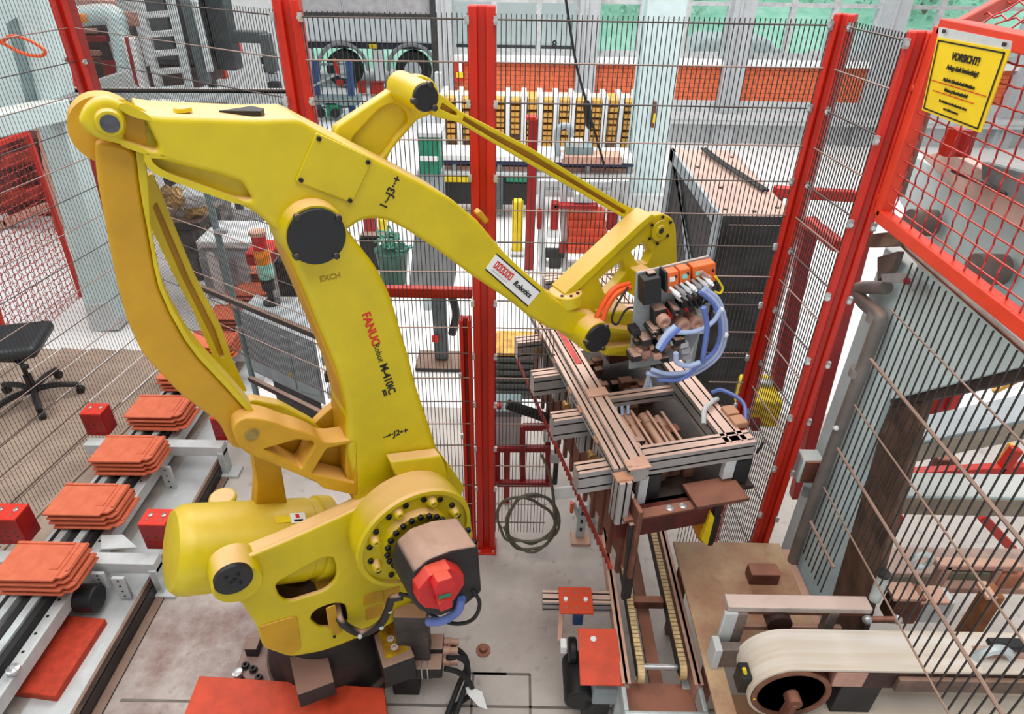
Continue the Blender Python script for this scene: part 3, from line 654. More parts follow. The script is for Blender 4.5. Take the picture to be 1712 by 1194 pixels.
b = MB(); b.tube([A(*p) for p in ((672, 997, -.22), (655, 1002, -.2), (648, 1022, -.18), (636, 1043, -.16), (610, 1058, -.12), (590, 1054, -.1), (570, 1038, -.08), (565, 1012, 0))], .017, 10); lc = b.build('lower_cable', BLKD, R)
for x, y, w_ in ((600, 1060, -.13), (636, 1045, -.16), (650, 1018, -.18)): b = MB(); b.sph(A(x, y, w_) + AN * .014, .011); b.build('cable_tie', LGREY, lc)
b = MB(); a_ = A(676, 1040, -.12); b.bb(a_.x - .05, a_.x + .1, a_.y - .0, a_.y + .08, a_.z - .45, a_.z + .03); b.build('connector_pillar', mat('dusty_pillar', (70, 62, 60), .6, vary=.3, dust=.9), R, bev=.006)
# --- balancer cylinder behind the cheek
def cyl_px(x0, y0, x1, y1, w_, r_, mt_, name, prof=None):
    p0, p1 = A(x0, y0, w_), A(x1, y1, w_); L = (p1 - p0).length; b = MB()
    b.lathe(p0, p1 - p0, prof(L, r_) if prof else [(0, r_ * .86), (.012, r_ * .94), (.035, r_), (L - .02, r_), (L, r_ * .96)], 40); return b.build(name, mt_, R)
bal = cyl_px(283, 921, 545, 898, .16, .172, YELC, 'balancer_cylinder', lambda L, r: [(0, r * .7), (.006, r * .86), (.03, r * .97), (.06, r), (L - .1, r), (L - .095, r * .97), (L - .06, r * .97), (L - .055, r * 1.04), (L, r * 1.04)])
cyl_px(545, 898, 590, 895, .16, .12, YELD, 'balancer_end', None)
p = A(478, 851, .0)
q = [A(463, 845, -.005), A(491, 843, -.005), A(493, 858, -.005), A(464, 860, -.005)]
ck = A(455, 852, .02)
# sticker wrapped near the top of the cylinder
ax0, ax1 = A(283, 921, .16), A(545, 898, .16); axd = (ax1 - ax0).normalized()
def on_bal(s_, deg, r_=.1745):
    side = AN; upv = axd.cross(side); upv = upv if upv.z > 0 else -upv
    return ax0 + axd * s_ + (side * math.cos(math.radians(deg)) + upv * math.sin(math.radians(deg))) * r_
L_ = (ax1 - ax0).length
def patch(s0, s1, d0, d1, mt_, name, lift=0):
    b = MB(); vs = []; n = 6
    for k in range(n + 1):
        d_ = d0 + (d1 - d0) * k / n; vs += [on_bal(s0, d_, .1742 + lift), on_bal(s1, d_, .1742 + lift)]
    b.add(vs, [(2 * k, 2 * k + 1, 2 * k + 3, 2 * k + 2) for k in range(n)]); return b.build(name, mt_, bal)
patch(L_ * .56, L_ * .66, 66, 76, YELB, 'blank_sticker'); patch(L_ * .66, L_ * .76, 64, 79, WHITE, 'caution_sticker', .0005)
patch(L_ * .68, L_ * .74, 66, 69, INK, 'sticker_print', .0015); patch(L_ * .695, L_ * .72, 71, 77, INKR, 'sticker_print', .0015)
b = MB(); b.cyl(A(374, 838, .36), A(374, 838, .36) + ZU * .03, .055, n=24); b.build('oil_cap', YEL, R, bev=.01)
cyl_px(400, 985, 415, 985, .05, .05, YEL, 'drain_boss')
# --- lower arm
low = [(468, 392), (500, 345), (555, 345), (584, 388), (631, 448), (654, 493), (671, 551), (686, 600), (696, 643), (721, 718), (736, 765), (745, 830), (700, 880), (640, 880), (591, 842), (592, 798), (581, 760), (581, 688), (570, 638), (556, 599), (525, 526), (505, 476), (488, 441)]
la = armplate('lower_arm', low, [], 0., .2, YEL, R, bev=.022, r=22)
armplate('lower_arm_rib', [(478, 400), (492, 441), (507, 476), (527, 526), (559, 599), (573, 638), (584, 688), (584, 760), (594, 796), (594, 838), (590, 838), (578, 790), (578, 690), (566, 640), (550, 600), (519, 526), (498, 476), (482, 441)], [], .02, .18, YELD, la, bev=.004, r=4)
b = MB(); q = [A(643, 758, 0), A(727, 748, 0), A(735, 765, 0), A(745, 806, 0), A(664, 812, 0), A(655, 786, 0)]
b.prism(q, AN * .06); b.build('stop_collar', YEL, R, bev=.008)
b = MB(); q = [A(727, 745, .12), A(757, 788, .12), A(748, 812, .12), A(727, 806, .12)]; b.prism(q, AN * .12); b.build('stop_collar', YEL, R, bev=.006)
# --- elbow hub with black cover
def hub(px, py, w0, w1, rpx, cpx, cpy, crpx, name, bolts=4, ph=.6, par=R):
    c, r_ = disc(px, py, w1, rpx); b = MB(); c2, cr = disc(cpx, cpy, w1 - .012, crpx)
    ctr = c2 - AN * .012
    L = w0 - w1; b.lathe(ctr - AN * L, AN, [(0, r_ * 1.06), (L * .6, r_ * 1.03), (L * .9, r_), (L, r_ * .95)], 48); h = b.build(name, YEL, par)
    b = MB(); b.lathe(ctr - AN * .002, AN, [(0, cr), (.011, cr), (.014, cr * .97)], 48); cv = b.build('black_cover', BLK, h)
    for k in range(bolts):
        t_ = ph + 2 * math.pi * k / bolts; b = MB(); p = ctr + (AD * math.cos(t_) + ZU * math.sin(t_)) * cr * .97
        b.lathe(p, AN, [(0, .011), (.018, .01), (.02, .007)], 10); b.build('cover_screw', DKS, cv)
    return h
hub(526, 392, .1, -.05, 55, 531, 397, 49, 'elbow_hub')
# --- upper arm
up_out = [(131, 203), (141, 180), (158, 166), (179, 162), (200, 171), (218, 184), (240, 191), (268, 195), (340, 197), (430, 200), (498, 198), (535, 218), (570, 236), (610, 256), (651, 277), (690, 297), (715, 310), (757, 334), (800, 370), (845, 424), (872, 450), (904, 477), (926, 499), (952, 515), (984, 526), (1010, 545), (1000, 590), (958, 564), (913, 547), (884, 529), (860, 508), (792, 463), (731, 418), (681, 385), (651, 370), (626, 366), (603, 370), (575, 390), (530, 440), (490, 430), (468, 392), (430, 358), (387, 336), (340, 319), (284, 300), (262, 289), (246, 276), (240, 258), (203, 243), (174, 237), (153, 228), (138, 214)]
h1 = [(206, 180), (222, 190), (243, 199), (266, 245), (262, 253), (250, 251), (205, 236), (213, 210)]
h2 = [(248, 263), (300, 277), (360, 291), (405, 305), (424, 335), (396, 333), (340, 313), (288, 294), (260, 282)]
armplate('upper_arm', up_out, [h1, h2], 0., .05, YEL, R, bev=.014, r=8, hr=6)
body = [p for p in up_out if p[0] > 236]
ua = armplate('upper_arm_body', [(232, 189)] + body[:-1] + [(236, 254)], [], .035, .225, YEL, R, bev=.014, r=8)
armplate('lug_web', [(150, 195), (165, 175), (200, 176), (240, 195), (268, 205), (266, 250), (203, 240), (160, 228)], [], .035, .03, YELD, R, bev=.004, r=6)
armplate('fork_lug', [(131, 203), (141, 180), (158, 166), (179, 162), (200, 171), (218, 184), (250, 191), (262, 250), (203, 243), (174, 237), (153, 228), (138, 214)], [], .2, .05, YEL, R, bev=.012, r=8)
c0, r0 = disc(183, 205, -.012, 22); b = MB(); b.lathe(c0 - AN * .2, AN, [(0, r0), (.2, r0), (.212, r0 * .9)], 32); pv = b.build('fork_pivot', YEL, R)
b = MB(); b.lathe(c0 + AN * .004, AN, [(0, r0 * .66), (.012, r0 * .66), (.014, r0 * .5), (.012, r0 * .2)], 28); b.build('pivot_pin', mat('gunmetal', (84, 84, 92), .4, .5, vary=.2), pv)
cp = armplate('cover_plate', [(529, 222), (624, 266), (589, 340), (494, 303)], [], -.008, .01, YEL, R, bev=.003, r=3)
for x, y in ((533, 232), (615, 271), (585, 335), (503, 301)): bolt_at(A(x, y, -.008), cp, BOLTS)
p0 = A(370, 184, .1); b = MB(); q = [A(368, 183, .1), A(405, 178, .1), A(440, 180, .1), A(436, 186, .1)]
tz = A(400, 199, .02).z
b = MB(); q = [PZ(x, y, A(400, 200, 0).z + .003) for x, y in ((366, 185), (420, 177), (441, 181), (436, 186))]; b.prism(q, (0, 0, -.02)); b.build('top_slot', BLK, ua)
c0 = A(305, 182, .1); c0.z = A(305, 196, 0).z; b = MB(); b.lathe(c0 - ZU * .006, ZU, [(0, .024), (.01, .022), (.014, .012)], 16); b.build('lifting_boss', YEL, ua)
b = MB(); q = A(800, 352, .06); b.beam(A(797, 352, .06), A(812, 370, .06), .02, .03, AN); b.build('cable_bracket', YELD, ua, bev=.004)
hub(992, 562, .12, -.07, 30, 1001, 567, 25.5, 'wrist_hub', 3, 1.)
# lettering on the arms
def armtext(s_, x, y, x2, y2, size, mt_, w_=-.0005, bold=0., ext=1., par=R, name='lettering'):
    o = A(x, y, w_); text(s_, size, o, A(x2, y2, w_) - o, AN, mt_, par, name=name, bold=bold, ext=ext)
armtext('FANUC', 620, 551, 633, 590, .042, INKR, bold=.0012, name='maker_lettering')
armtext('Robot', 633, 590, 644, 625, .032, INK, name='lettering')
armtext('M-410iC', 648, 634, 660, 672, .04, INK, bold=.0012, name='lettering'); armtext('800', 643, 657, 649, 673, .02, INK, bold=.0008)
armtext('–•·J2•+', 662, 725, 680, 720, .036, INK, bold=.001)
armtext('1·–J3··+', 653, 322, 664, 300, .036, INK, bold=.001)
armtext('EXCH', 552, 464, 566, 461, .026, mat('faded_ink', (150, 120, 20), .6), bold=.0004)
armtext('–·J1·+', 583, 1073, 600, 1066, .026, INK, w_=WT - .001)
# company sticker
O = (842, 426), (906, 488), (881, 513), (813, 450)
O = (831, 424), (904, 487), (882, 513), (811, 451)
stq = armplate('company_sticker', list(O), [], -.002, .0025, WHITE, R, bev=.0005, r=1)
for (a_, c_) in ((0, 1), (3, 2)):
    q = [O[a_], O[c_]]; dx, dy = (O[3][0] - O[0][0]) * .07, (O[3][1] - O[0][1]) * .07
    s_ = 1 if a_ == 0 else -1
    armplate('sticker_edge_bar', [q[0], q[1], (q[1][0] + dx * s_, q[1][1] + dy * s_), (q[0][0] + dx * s_, q[0][1] + dy * s_)], [], -.003, .0015, INK, stq, bev=.0003, r=.3)
e1 = A(904, 487, -.003) - A(831, 424, -.003); e2 = A(811, 451, -.003) - A(831, 424, -.003); o_ = A(831, 424, -.0035)
for k in range(6):                           # red block logo
    b = MB(); u0 = .08 + k * .062; sh = .0
    c_ = [o_ + e1 * u0 + e2 * .26, o_ + e1 * (u0 + .05) + e2 * .22, o_ + e1 * (u0 + .05) + e2 * .62, o_ + e1 * u0 + e2 * .66]
    b.prism(c_, AN * .0006); k_ = b.build('logo_block', INKR, stq, smooth=False)
    b = MB(); b.prism([o_ + e1 * (u0 + .014) + e2 * .33, o_ + e1 * (u0 + .03) + e2 * .32, o_ + e1 * (u0 + .03) + e2 * .54, o_ + e1 * (u0 + .014) + e2 * .56], AN * .001); b.build('logo_counter', WHITE, k_, smooth=False)
text('Robotics', e2.length * .42, o_ + e1 * .71 + e2 * .55, e1, AN, INK, stq, bold=.0006, shear=.2)
b = MB(); b.prism([o_ + e1 * .08 + e2 * .78, o_ + e1 * .42 + e2 * .78, o_ + e1 * .42 + e2 * .8, o_ + e1 * .08 + e2 * .8], AN * .0006); b.build('sticker_line', MGREY, stq)
# --- rear link
rl = [(157, 232), (227, 250), (233, 306), (239, 345), (246, 380), (258, 450), (266, 483), (284, 524), (309, 569), (331, 599), (377, 648), (417, 693), (438, 716), (415, 752), (388, 750), (367, 708), (301, 660), (244, 599), (232, 580), (211, 531), (196, 476), (181, 400), (174, 360), (164, 306)]
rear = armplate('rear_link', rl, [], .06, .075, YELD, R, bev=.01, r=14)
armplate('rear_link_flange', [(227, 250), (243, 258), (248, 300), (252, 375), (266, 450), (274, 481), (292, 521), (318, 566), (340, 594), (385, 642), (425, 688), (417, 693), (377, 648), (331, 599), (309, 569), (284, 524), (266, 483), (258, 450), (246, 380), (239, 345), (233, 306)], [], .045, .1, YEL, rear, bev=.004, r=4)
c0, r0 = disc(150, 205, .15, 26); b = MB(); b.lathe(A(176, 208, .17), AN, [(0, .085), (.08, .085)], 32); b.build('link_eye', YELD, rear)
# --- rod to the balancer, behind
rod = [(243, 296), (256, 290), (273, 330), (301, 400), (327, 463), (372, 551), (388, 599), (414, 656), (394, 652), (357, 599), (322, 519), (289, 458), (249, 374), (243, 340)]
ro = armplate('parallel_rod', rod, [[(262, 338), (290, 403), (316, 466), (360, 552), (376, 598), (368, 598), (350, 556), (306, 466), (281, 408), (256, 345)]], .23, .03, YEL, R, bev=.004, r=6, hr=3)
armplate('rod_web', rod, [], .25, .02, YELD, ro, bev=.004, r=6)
# --- triangular bell crank at the shoulder
tri = [(388, 719), (396, 706), (408, 699), (432, 700), (455, 705), (480, 715), (504, 721), (527, 731), (541, 740), (560, 740), (600, 733), (600, 830), (560, 822), (541, 818), (527, 805), (504, 797), (447, 773), (413, 759), (397, 745)]
t1 = [(441, 752), (497, 736), (524, 739), (526, 745), (504, 784)]
t2 = [(547, 751), (592, 741), (592, 808), (522, 792)]
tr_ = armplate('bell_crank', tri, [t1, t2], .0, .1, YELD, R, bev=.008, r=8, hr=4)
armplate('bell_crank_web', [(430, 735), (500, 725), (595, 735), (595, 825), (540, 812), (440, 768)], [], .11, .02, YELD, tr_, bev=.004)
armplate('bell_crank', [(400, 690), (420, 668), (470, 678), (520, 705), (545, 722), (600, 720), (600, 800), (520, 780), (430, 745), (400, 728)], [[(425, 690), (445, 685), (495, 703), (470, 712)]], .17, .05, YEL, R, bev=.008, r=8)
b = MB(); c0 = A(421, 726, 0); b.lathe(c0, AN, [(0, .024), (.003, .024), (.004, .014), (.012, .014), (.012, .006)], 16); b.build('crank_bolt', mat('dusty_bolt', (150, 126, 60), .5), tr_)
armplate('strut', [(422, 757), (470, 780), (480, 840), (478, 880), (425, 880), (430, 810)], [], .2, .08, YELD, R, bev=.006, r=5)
armplate('shoulder_bracket', [(520, 715), (545, 690), (585, 660), (600, 700), (590, 725), (550, 722)], [], .18, .04, YELD, R, bev=.005)
# --- bell crank above the elbow and upper rod
bc_ = [(560, 214), (684, 131), (698, 125), (716, 128), (730, 140), (737, 161), (733, 181), (716, 195), (700, 199), (655, 251), (620, 330), (560, 330)]
bell = armplate('elbow_crank', bc_, [[(588, 233), (636, 182), (660, 172), (680, 186), (684, 205), (660, 232), (640, 262), (600, 290)]], .27, .03, YEL, R, bev=.008, r=10, hr=8)
armplate('elbow_crank_web', bc_, [], .292, .05, YEL, bell, bev=.012, r=10)
hub(709, 161, .3, .1, 25, 713, 164, 22.5, 'crank_hub', 3, 1.2)
upr = [(728, 152), (745, 163), (770, 186), (823, 213), (889, 248), (960, 292), (1036, 338), (1090, 364), (1096, 384), (1071, 380), (960, 317), (886, 275), (826, 240), (770, 206), (722, 194)]
ur = armplate('upper_rod', upr, [[(740, 172), (765, 189), (765, 194), (758, 192), (736, 182)], [(776, 195), (823, 222), (889, 257), (960, 301), (1032, 344), (1048, 353), (1046, 360), (960, 309), (886, 267), (826, 233), (774, 202)], [(1056, 359), (1080, 368), (1078, 375), (1054, 365)]], .13, .035, YEL, R, bev=.004, r=5, hr=2)
armplate('upper_rod_web', upr, [], .155, .02, YELD, ur, bev=.004, r=5)
# --- wrist bracket
wr = [(1070, 378), (1090, 361), (1108, 357), (1124, 364), (1131, 380), (1133, 445), (1128, 470), (1060, 480), (1030, 500), (1015, 528), (975, 530), (943, 492)]
wk = armplate('wrist_bracket', wr, [[(1056, 421), (1077, 404), (1089, 424), (1082, 441), (1066, 441)], [(1002, 467), (1040, 436), (1046, 455), (1032, 474), (1012, 492)]], .05, .05, YEL, R, bev=.008, r=8, hr=4)
armplate('bracket_flange', [(943, 492), (1070, 374), (1090, 358), (1097, 362), (1078, 380), (955, 497)], [], .03, .1, YEL, wk, bev=.004, r=3)
c0, r0 = disc(1103, 385, .045, 9); b = MB(); b.lathe(c0, AN, [(0, r0 * 2), (.006, r0 * 2), (.006, r0 * 1.1), (.01, r0)], 24); b.build('pivot_ring', YEL, wk)
b = MB(); b.lathe(c0 + AN * .008, AN, [(0, r0 * .6), (.004, r0 * .55)], 20); b.build('pivot_bore', DKS, wk)
for k in range(6):
    t_ = k * 1.05 - .6; bolt_at(c0 + (AD * math.cos(t_) + ZU * math.sin(t_)) * r0 * 2.6 + AN * .0, wk, BOLTS)
b = MB(); p = A(945, 495, .06); b.lathe(p - ZU * .03, ZU, [(0, .07), (.05, .07), (.055, .065)], 32); fo = b.build('bracket_foot', YEL, R)
for k in range(5): t_ = k * .7 - 1.9; inst(BOLTS, 'bolt', fo, Matrix.Translation(p + V((.055 * math.cos(t_), .055 * math.sin(t_), .024))))
armplate('wrist_housing', [(1000, 522), (1060, 520), (1090, 560), (1070, 598), (1010, 596)], [], .02, .16, YEL, R, bev=.015, r=10)
armplate('wrist_rib', [(1020, 548), (1075, 555), (1075, 561), (1020, 556)], [], -.03, .1, YEL, R, bev=.004, r=2)
armplate('wrist_rib', [(1018, 582), (1075, 575), (1075, 583), (1012, 594)], [], -.03, .1, YEL, R, bev=.004, r=2)
b = MB(); p0 = A(1072, 452, .02); ax = (AD, -AN, ZU)
p = A(1066, 468, .03); b.box(p, (.075, .1, .12), ax); b.build('junction_box', YEL, R, bev=.005)
for k, pts in enumerate((((995, 535), (1010, 505), (1028, 482), (1052, 474)), ((1008, 535), (1016, 512), (1032, 490), (1054, 481)))):
    b = MB(); b.tube([A(x, y, -.03 - .02 * k) for x, y in pts], .011, 10); b.build('orange_hose', OCAB, R)
b = MB(); b.tube([A(*p) for p in ((1050, 480, -.06), (1030, 512, -.09), (1023, 535, -.1), (1032, 542, -.1), (1045, 520, -.08), (1060, 515, -.1), (1090, 532, -.12), (1120, 556, -.12))], .005, 8); b.build('signal_cable', RUB, R)
b = MB(); c0 = A(1078, 592, .1); b.lathe((c0.x, c0.y, 1.50), ZU, [(0, .1), (.1, .1), (.12, .08), (.2, .08)], 32); b.build('tool_flange', YELD, R)
# ================================================================== GRIPPER
GA = V((-.242, .970, 0)).normalized(); GB = V((GA.y, -GA.x, 0)); G0 = V((.52, 1.94, 0))
def G(u, v_, z): return G0 + GB * u + GA * v_ + ZU * z
def Gp(px, py, v_):                        # ray meets the upright plane v = v_
    d = ray(px, py); q = G0 + GA * v_; return CAM + d * (((q - CAM).dot(GA)) / d.dot(GA))
GAX = (GB, GA, ZU)
T = thing('tile_gripper', 'long aluminium profile gripper hanging from the robot wrist', 'gripper', G(.2, .8, 1.2))
def profile(name, p0, p1, wd, h, par, grooves=True, mt=ALU, up=ZU):
    """extruded aluminium profile with slots along every long face"""
    p0 = V(p0); p1 = V(p1); d = (p1 - p0).normalized(); sd = d.cross(V(up)).normalized(); u_ = sd.cross(d)
    def ring(W, H):
        o = []; s_ = .008; dp = .008
        def edge(a_, c_, n_):
            L = (c_ - a_).length; k = max(1, round(L / .045)); t_ = (c_ - a_) / L; r = [a_]
            for i in range(k):
                m_ = a_ + t_ * (L * (i + .5) / k); r += [m_ - t_ * s_ / 2, m_ - t_ * s_ / 2 - n_ * dp, m_ + t_ * s_ / 2 - n_ * dp, m_ + t_ * s_ / 2]
            return r
        c = [sd * (-W / 2) + u_ * (-H / 2), sd * (W / 2) + u_ * (-H / 2), sd * (W / 2) + u_ * (H / 2), sd * (-W / 2) + u_ * (H / 2)]
        for i, n_ in enumerate((-u_, sd, u_, -sd)): o += edge(c[i], c[(i + 1) % 4], n_)
        return o
    b = MB(); b.prism([p0 + q for q in ring(wd, h)], p1 - p0); o = b.build(name, mt, par, smooth=False); 
    me = o.data; me.materials.append(ALUS)
    for f in me.polygons:                   # slot floors are dark
        if abs(f.normal.dot(d)) > .9: continue
        c = (f.center + org_of(par) - p0); c = c - d * c.dot(d)
        inn = abs(abs(c.dot(sd)) - wd / 2) > .003 and abs(abs(c.dot(u_)) - h / 2) > .003
        if inn: f.material_index = 1
    return o
Lg = 1.66
profile('side_rail', G(-.012, .0, 1.41), G(-.012, Lg, 1.41), .09, .08, T)
profile('side_rail', G(-.08, .03, 1.405), G(-.08, Lg - .05, 1.405), .045, .045, T)
profile('side_rail', G(.445, .05, 1.40), G(.445, Lg, 1.40), .1, .1, T)
fb = profile('end_beam', G(.035, .075, 1.405), G(.525, .075, 1.405), .08, .09, T)
profile('end_beam', G(.08, Lg + .04, 1.405), G(.62, Lg + .04, 1.405), .09, .09, T)
profile('cross_beam', G(.03, .55, 1.36), G(.4, .55, 1.36), .05, .05, T); profile('cross_beam', G(.03, 1.1, 1.36), G(.4, 1.1, 1.36), .05, .05, T)
CAP = mat('tan_end_cap', (196, 144, 112), .6, vary=.08)
for i, v_ in enumerate((.1, .445, .79, 1.12)):
    profile('cross_stub', G(-.235, v_, 1.34), G(-.06, v_, 1.34), .07, .11, T)
for i, v_ in enumerate((.0, .235, .455, .60, .86, 1.1)):
    p_ = profile('hanging_profile', G(-.075, v_, 1.18), G(-.075, v_, 1.405), .075, .05, T, up=GB)
    b = MB(); b.box(G(-.075, v_, 1.409), (.07, .05, .008), GAX); b.build('end_cap', CAP, p_)
    if i % 2 == 1:
        b = MB(); b.lathe(G(-.12, v_ + .02, 1.33), -GA, [(0, .012), (.03, .012), (.032, .02), (.045, .02)], 10); b.build('brass_fitting', GOLD, p_)
b = MB(); b.prism([G(-.06, -.012, 1.45), G(.035, -.012, 1.45), G(.035, .06, 1.45), G(-.06, .04, 1.45)], (0, 0, -.004)); b.build('corner_plate', PINKM, T)
REDP = mat('red_label_strip', (226, 60, 44), .5, vary=.25, scale=18)
b = MB(); b.box(G(-.012, .95, 1.4515), (.03, .4, .002), GAX); b.build('red_label_strip', REDP, T)
b = MB(); b.box(G(-.01, .5, 1.455), (.1, .06, .012), GAX); b.build('clamp_plate', PINKM, T, bev=.003)
# brown finger plates hanging under the near side, and the red toothed strip beside them
for k in range(14):
    v_ = -.05 + k * .115
    b = MB(); b.box(G(-.02 - .0 * k, v_, 1.09), (.02, .085, .4), GAX); b.box(G(-.005, v_, 1.0), (.02, .03, .5), GAX); b.build('finger_plate', BROWN, T, bev=.003, seg=1)
b = MB()
for k in range(48):
    v_ = -.1 + k * .034; c = G(-.135, v_, 1.0)
    b.prism([c + GA * -.017 + ZU * .02, c + GA * .017 + ZU * .02, c + GA * .0 + ZU * -.012], GB * .012)
b.box(G(-.129, .7, 1.022), (.01, 1.64, .008), GAX)
b.build('red_toothed_strip', mat('red_tooth_paint', (146, 40, 26), .65, vary=.3), T, kind='stuff', smooth=False)
b = MB(); b.prism([G(-.05, -.07, 1.2), G(.0, -.07, 1.2), G(.012, -.07, .72), G(-.03, -.07, .72)], GA * .02); b.build('front_finger', BLKD, T, bev=.003)
# right hand clamp under the front beam: rusty plate, yellow and black fingers
b = MB(); b.box(G(.36, .0, 1.23), (.24, .14, .02), GAX); b.build('rusty_plate', BROWN, T, bev=.004)
b = MB(); b.box(G(.15, .02, 1.13), (.46, .05, .16), GAX); b.build('red_brown_crossbar', mat('dark_red_brown', (96, 30, 22), .6, vary=.3), T, bev=.004)
b = MB(); b.box(G(.1, -.03, 1.21), (.34, .05, .012), GAX); b.build('rusty_plate', BROWN, T, bev=.003)
b = MB(); b.prism([Gp(1140, 838, .0), Gp(1178, 846, .0), Gp(1192, 858, .0), Gp(1175, 908, .0), Gp(1168, 903, .0)], GA * .02); b.build('yellow_finger_cheek', mat('dull_orange_yellow', (170, 110, 20), .5, vary=.3), T)
b = MB(); b.prism([Gp(1189, 856, -.02), Gp(1195, 866, -.02), Gp(1183, 913, -.02), Gp(1173, 904, -.02)], GA * .03); b.build('yellow_edge', YELB, T, bev=.002)
b = MB(); b.prism([Gp(1195, 866, -.02), Gp(1204, 868, -.02), Gp(1210, 830, -.02), Gp(1196, 830, -.02)], GA * .03); b.prism([Gp(1195, 866, -.02), Gp(1205, 862, -.02), Gp(1192, 912, -.02), Gp(1183, 913, -.02)], GA * .03); b.build('black_finger', BLK, T, bev=.002)
for u_ in (.085, .5):
    b = MB(); b.box(G(u_, .07, 1.28), (.075, .06, .13), GAX); b.build('black_end_block', BLK, T, bev=.004)
b = MB(); b.box(G(.035, .04, 1.27), (.04, .03, .17), GAX); b.build('white_bracket', LGREY, T, bev=.003)
b = MB(); b.box(G(.43, .05, 1.31), (.05, .03, .1), GAX); b.build('white_bracket', LGREY, T, bev=.003)
for u_ in (.14, .2): b = MB(); b.lathe(G(u_, -.03, 1.2), ZU, [(0, .018), (.02, .018), (.024, .01)], 10); b.build('plate_bolt', STEEL, T)
# works inside the frame: base plate, cylinders, clamps
b = MB(); b.box(G(.30, .62, 1.2), (.52, 1.2, .02), GAX); b.build('inner_base_plate', mat('oily_plate', (58, 38, 30), .6, vary=.4), T)
DCY = mat('dusty_cylinder', (140, 98, 80), .5, .1, vary=.3, dust=.7, scale=24)
for k, (u_, v0, v1, r_) in enumerate(((.1, .18, .5, .022), (.16, .12, .52, .028), (.235, .14, .5, .03), (.3, .12, .48, .02))):
    b = MB(); b.lathe(G(u_, v0, 1.27), GA, [(0, r_ * .5), (.03, r_ * .5), (.03, r_), (.07, r_), (.075, r_ * .86), (v1 - v0 - .07, r_ * .86), (v1 - v0 - .065, r_), (v1 - v0, r_)], 16); c_ = b.build('pneumatic_cylinder', DCY, T)
    for e in (v0 + .02, v1 - .03): b = MB(); b.box(G(u_, e, 1.25), (r_ * 2.3, .035, .07), GAX); b.build('cylinder_clevis', DCY, c_, bev=.004)
    b = MB(); b.beam(G(u_ + .02, v0 + .03, 1.305), G(u_ + .02, v1, 1.305), .012, .008); b.build('tie_rod', PINKM, c_)
random.seed(5)
for k in range(34):
    u_, v_ = random.uniform(.06, .38), random.uniform(.12, 1.0); b = MB(); b.box(G(u_, v_, 1.235 + random.uniform(0, .05)), (random.uniform(.03, .07), random.uniform(.03, .06), random.uniform(.03, .06)), GAX); b.build('clamp_block', random.choice([DCY, BROWN, BLKD]), T, bev=.004)
b = MB(); b.lathe(G(.29, .12, 1.3), GB, [(0, .02), (.05, .02)], 12); b.build('red_valve', INKR, T)
for sgn in range(3):
    b = MB(); b.tube([G(.1 + .03 * sgn, .5, 1.3), G(.12 + .03 * sgn, .56, 1.36), G(.2 + .02 * sgn, .6, 1.36), G(.28 + .02 * sgn, .62, 1.34), G(.33, .68, 1.38)], .008, 8); b.build('thin_hose', HOSE if sgn else LGREY, T)
b = MB(); b.tube([G(.37, .2, 1.44), G(.4, .26, 1.47), G(.46, .3, 1.475), G(.5, .33, 1.46)], .011, 8); b.build('clear_hose', LGREY, T)
for k, (v0) in enumerate((.12, .19)):
    b = MB(); b.box(G(.515, v0 + .05, 1.452), (.06, .06, .03), GAX); b.build('orange_sensor_block', CAP, T, bev=.004)
b = MB(); b.tube([G(.5, .38, 1.46), G(.54, .36, 1.48), G(.6, .28, 1.46), G(.58, .2, 1.4)], .009, 8); b.build('blue_loop_hose', HOSED, T)
b = MB(); b.tube([G(.54, .02, 1.45), G(.57, .05, 1.42), G(.56, .06, 1.36)], .006, 8); b.build('end_cable', RUB, T)
# yellow adaptor under the wrist
b = MB(); b.box(G(.26, .95, 1.5), (.3, .4, .06), GAX); b.build('adaptor_plate', PINKM, T, bev=.006)
b = MB(); b.prism([Gp(1010, 560, .95), Gp(1060, 560, .95), Gp(1065, 600, .95), Gp(1020, 610, .95)], GA * .15); 
b.build('adaptor_block', BROWN, T, bev=.006)
# upright plate with the valves
VP = .43
pl = [(1065, 456), (1186, 428), (1194, 440), (1186, 520), (1150, 600), (1052, 618)]
b = MB(); b.prism([Gp(x, y, VP) for x, y in pl], GA * .012); vp = b.build('valve_plate', mat('grey_valve_plate', (158, 164, 168), .5, .1, vary=.12, dust=.5), T, bev=.003)
def vbox(x0, y0, x1, y1, dep, mt_, name, slope=-.2, par=None, bev=.004):
    b = MB(); s_ = (x1 - x0) * slope
    b.prism([Gp(x0, y0, VP - dep), Gp(x1, y0 + s_, VP - dep), Gp(x1, y1 + s_, VP - dep), Gp(x0, y1, VP - dep)], GA * dep); return b.build(name, mt_, par or vp, bev=bev)
vbox(1076, 470, 1106, 512, .06, BLK, 'black_controller'); vbox(1084, 458, 1098, 470, .03, BLKD, 'controller_knob', )
ORM = mat('orange_valve_module', (236, 112, 44), .45, vary=.08)
for (x0, y0, x1, y1) in ((1116, 457, 1135, 491), (1137, 452, 1155, 476), (1159, 447, 1197, 478)):
    vb = vbox(x0, y0, x1, y1, .05, ORM, 'orange_module')
    vbox(x0 + 4, y0 + 8, x0 + 13, y0 + 15, .053, MINT if x0 > 1130 else WHITE, 'module_label', bev=.0005); vbox(x1 - 6, y0 + 4, x1 - 2, y0 + 9, .055, BLK, 'module_screw')
vbox(1112, 456, 1117, 490, .06, BLK, 'module_side')
b = MB(); b.lathe(Gp(1172, 454, VP - .06), (Gp(1190, 468, VP - .06) - Gp(1170, 452, VP - .06)), [(0, .008), (.04, .008), (.042, .012), (.055, .012)], 10); b.build('pressure_sensor', PINKM, vp)
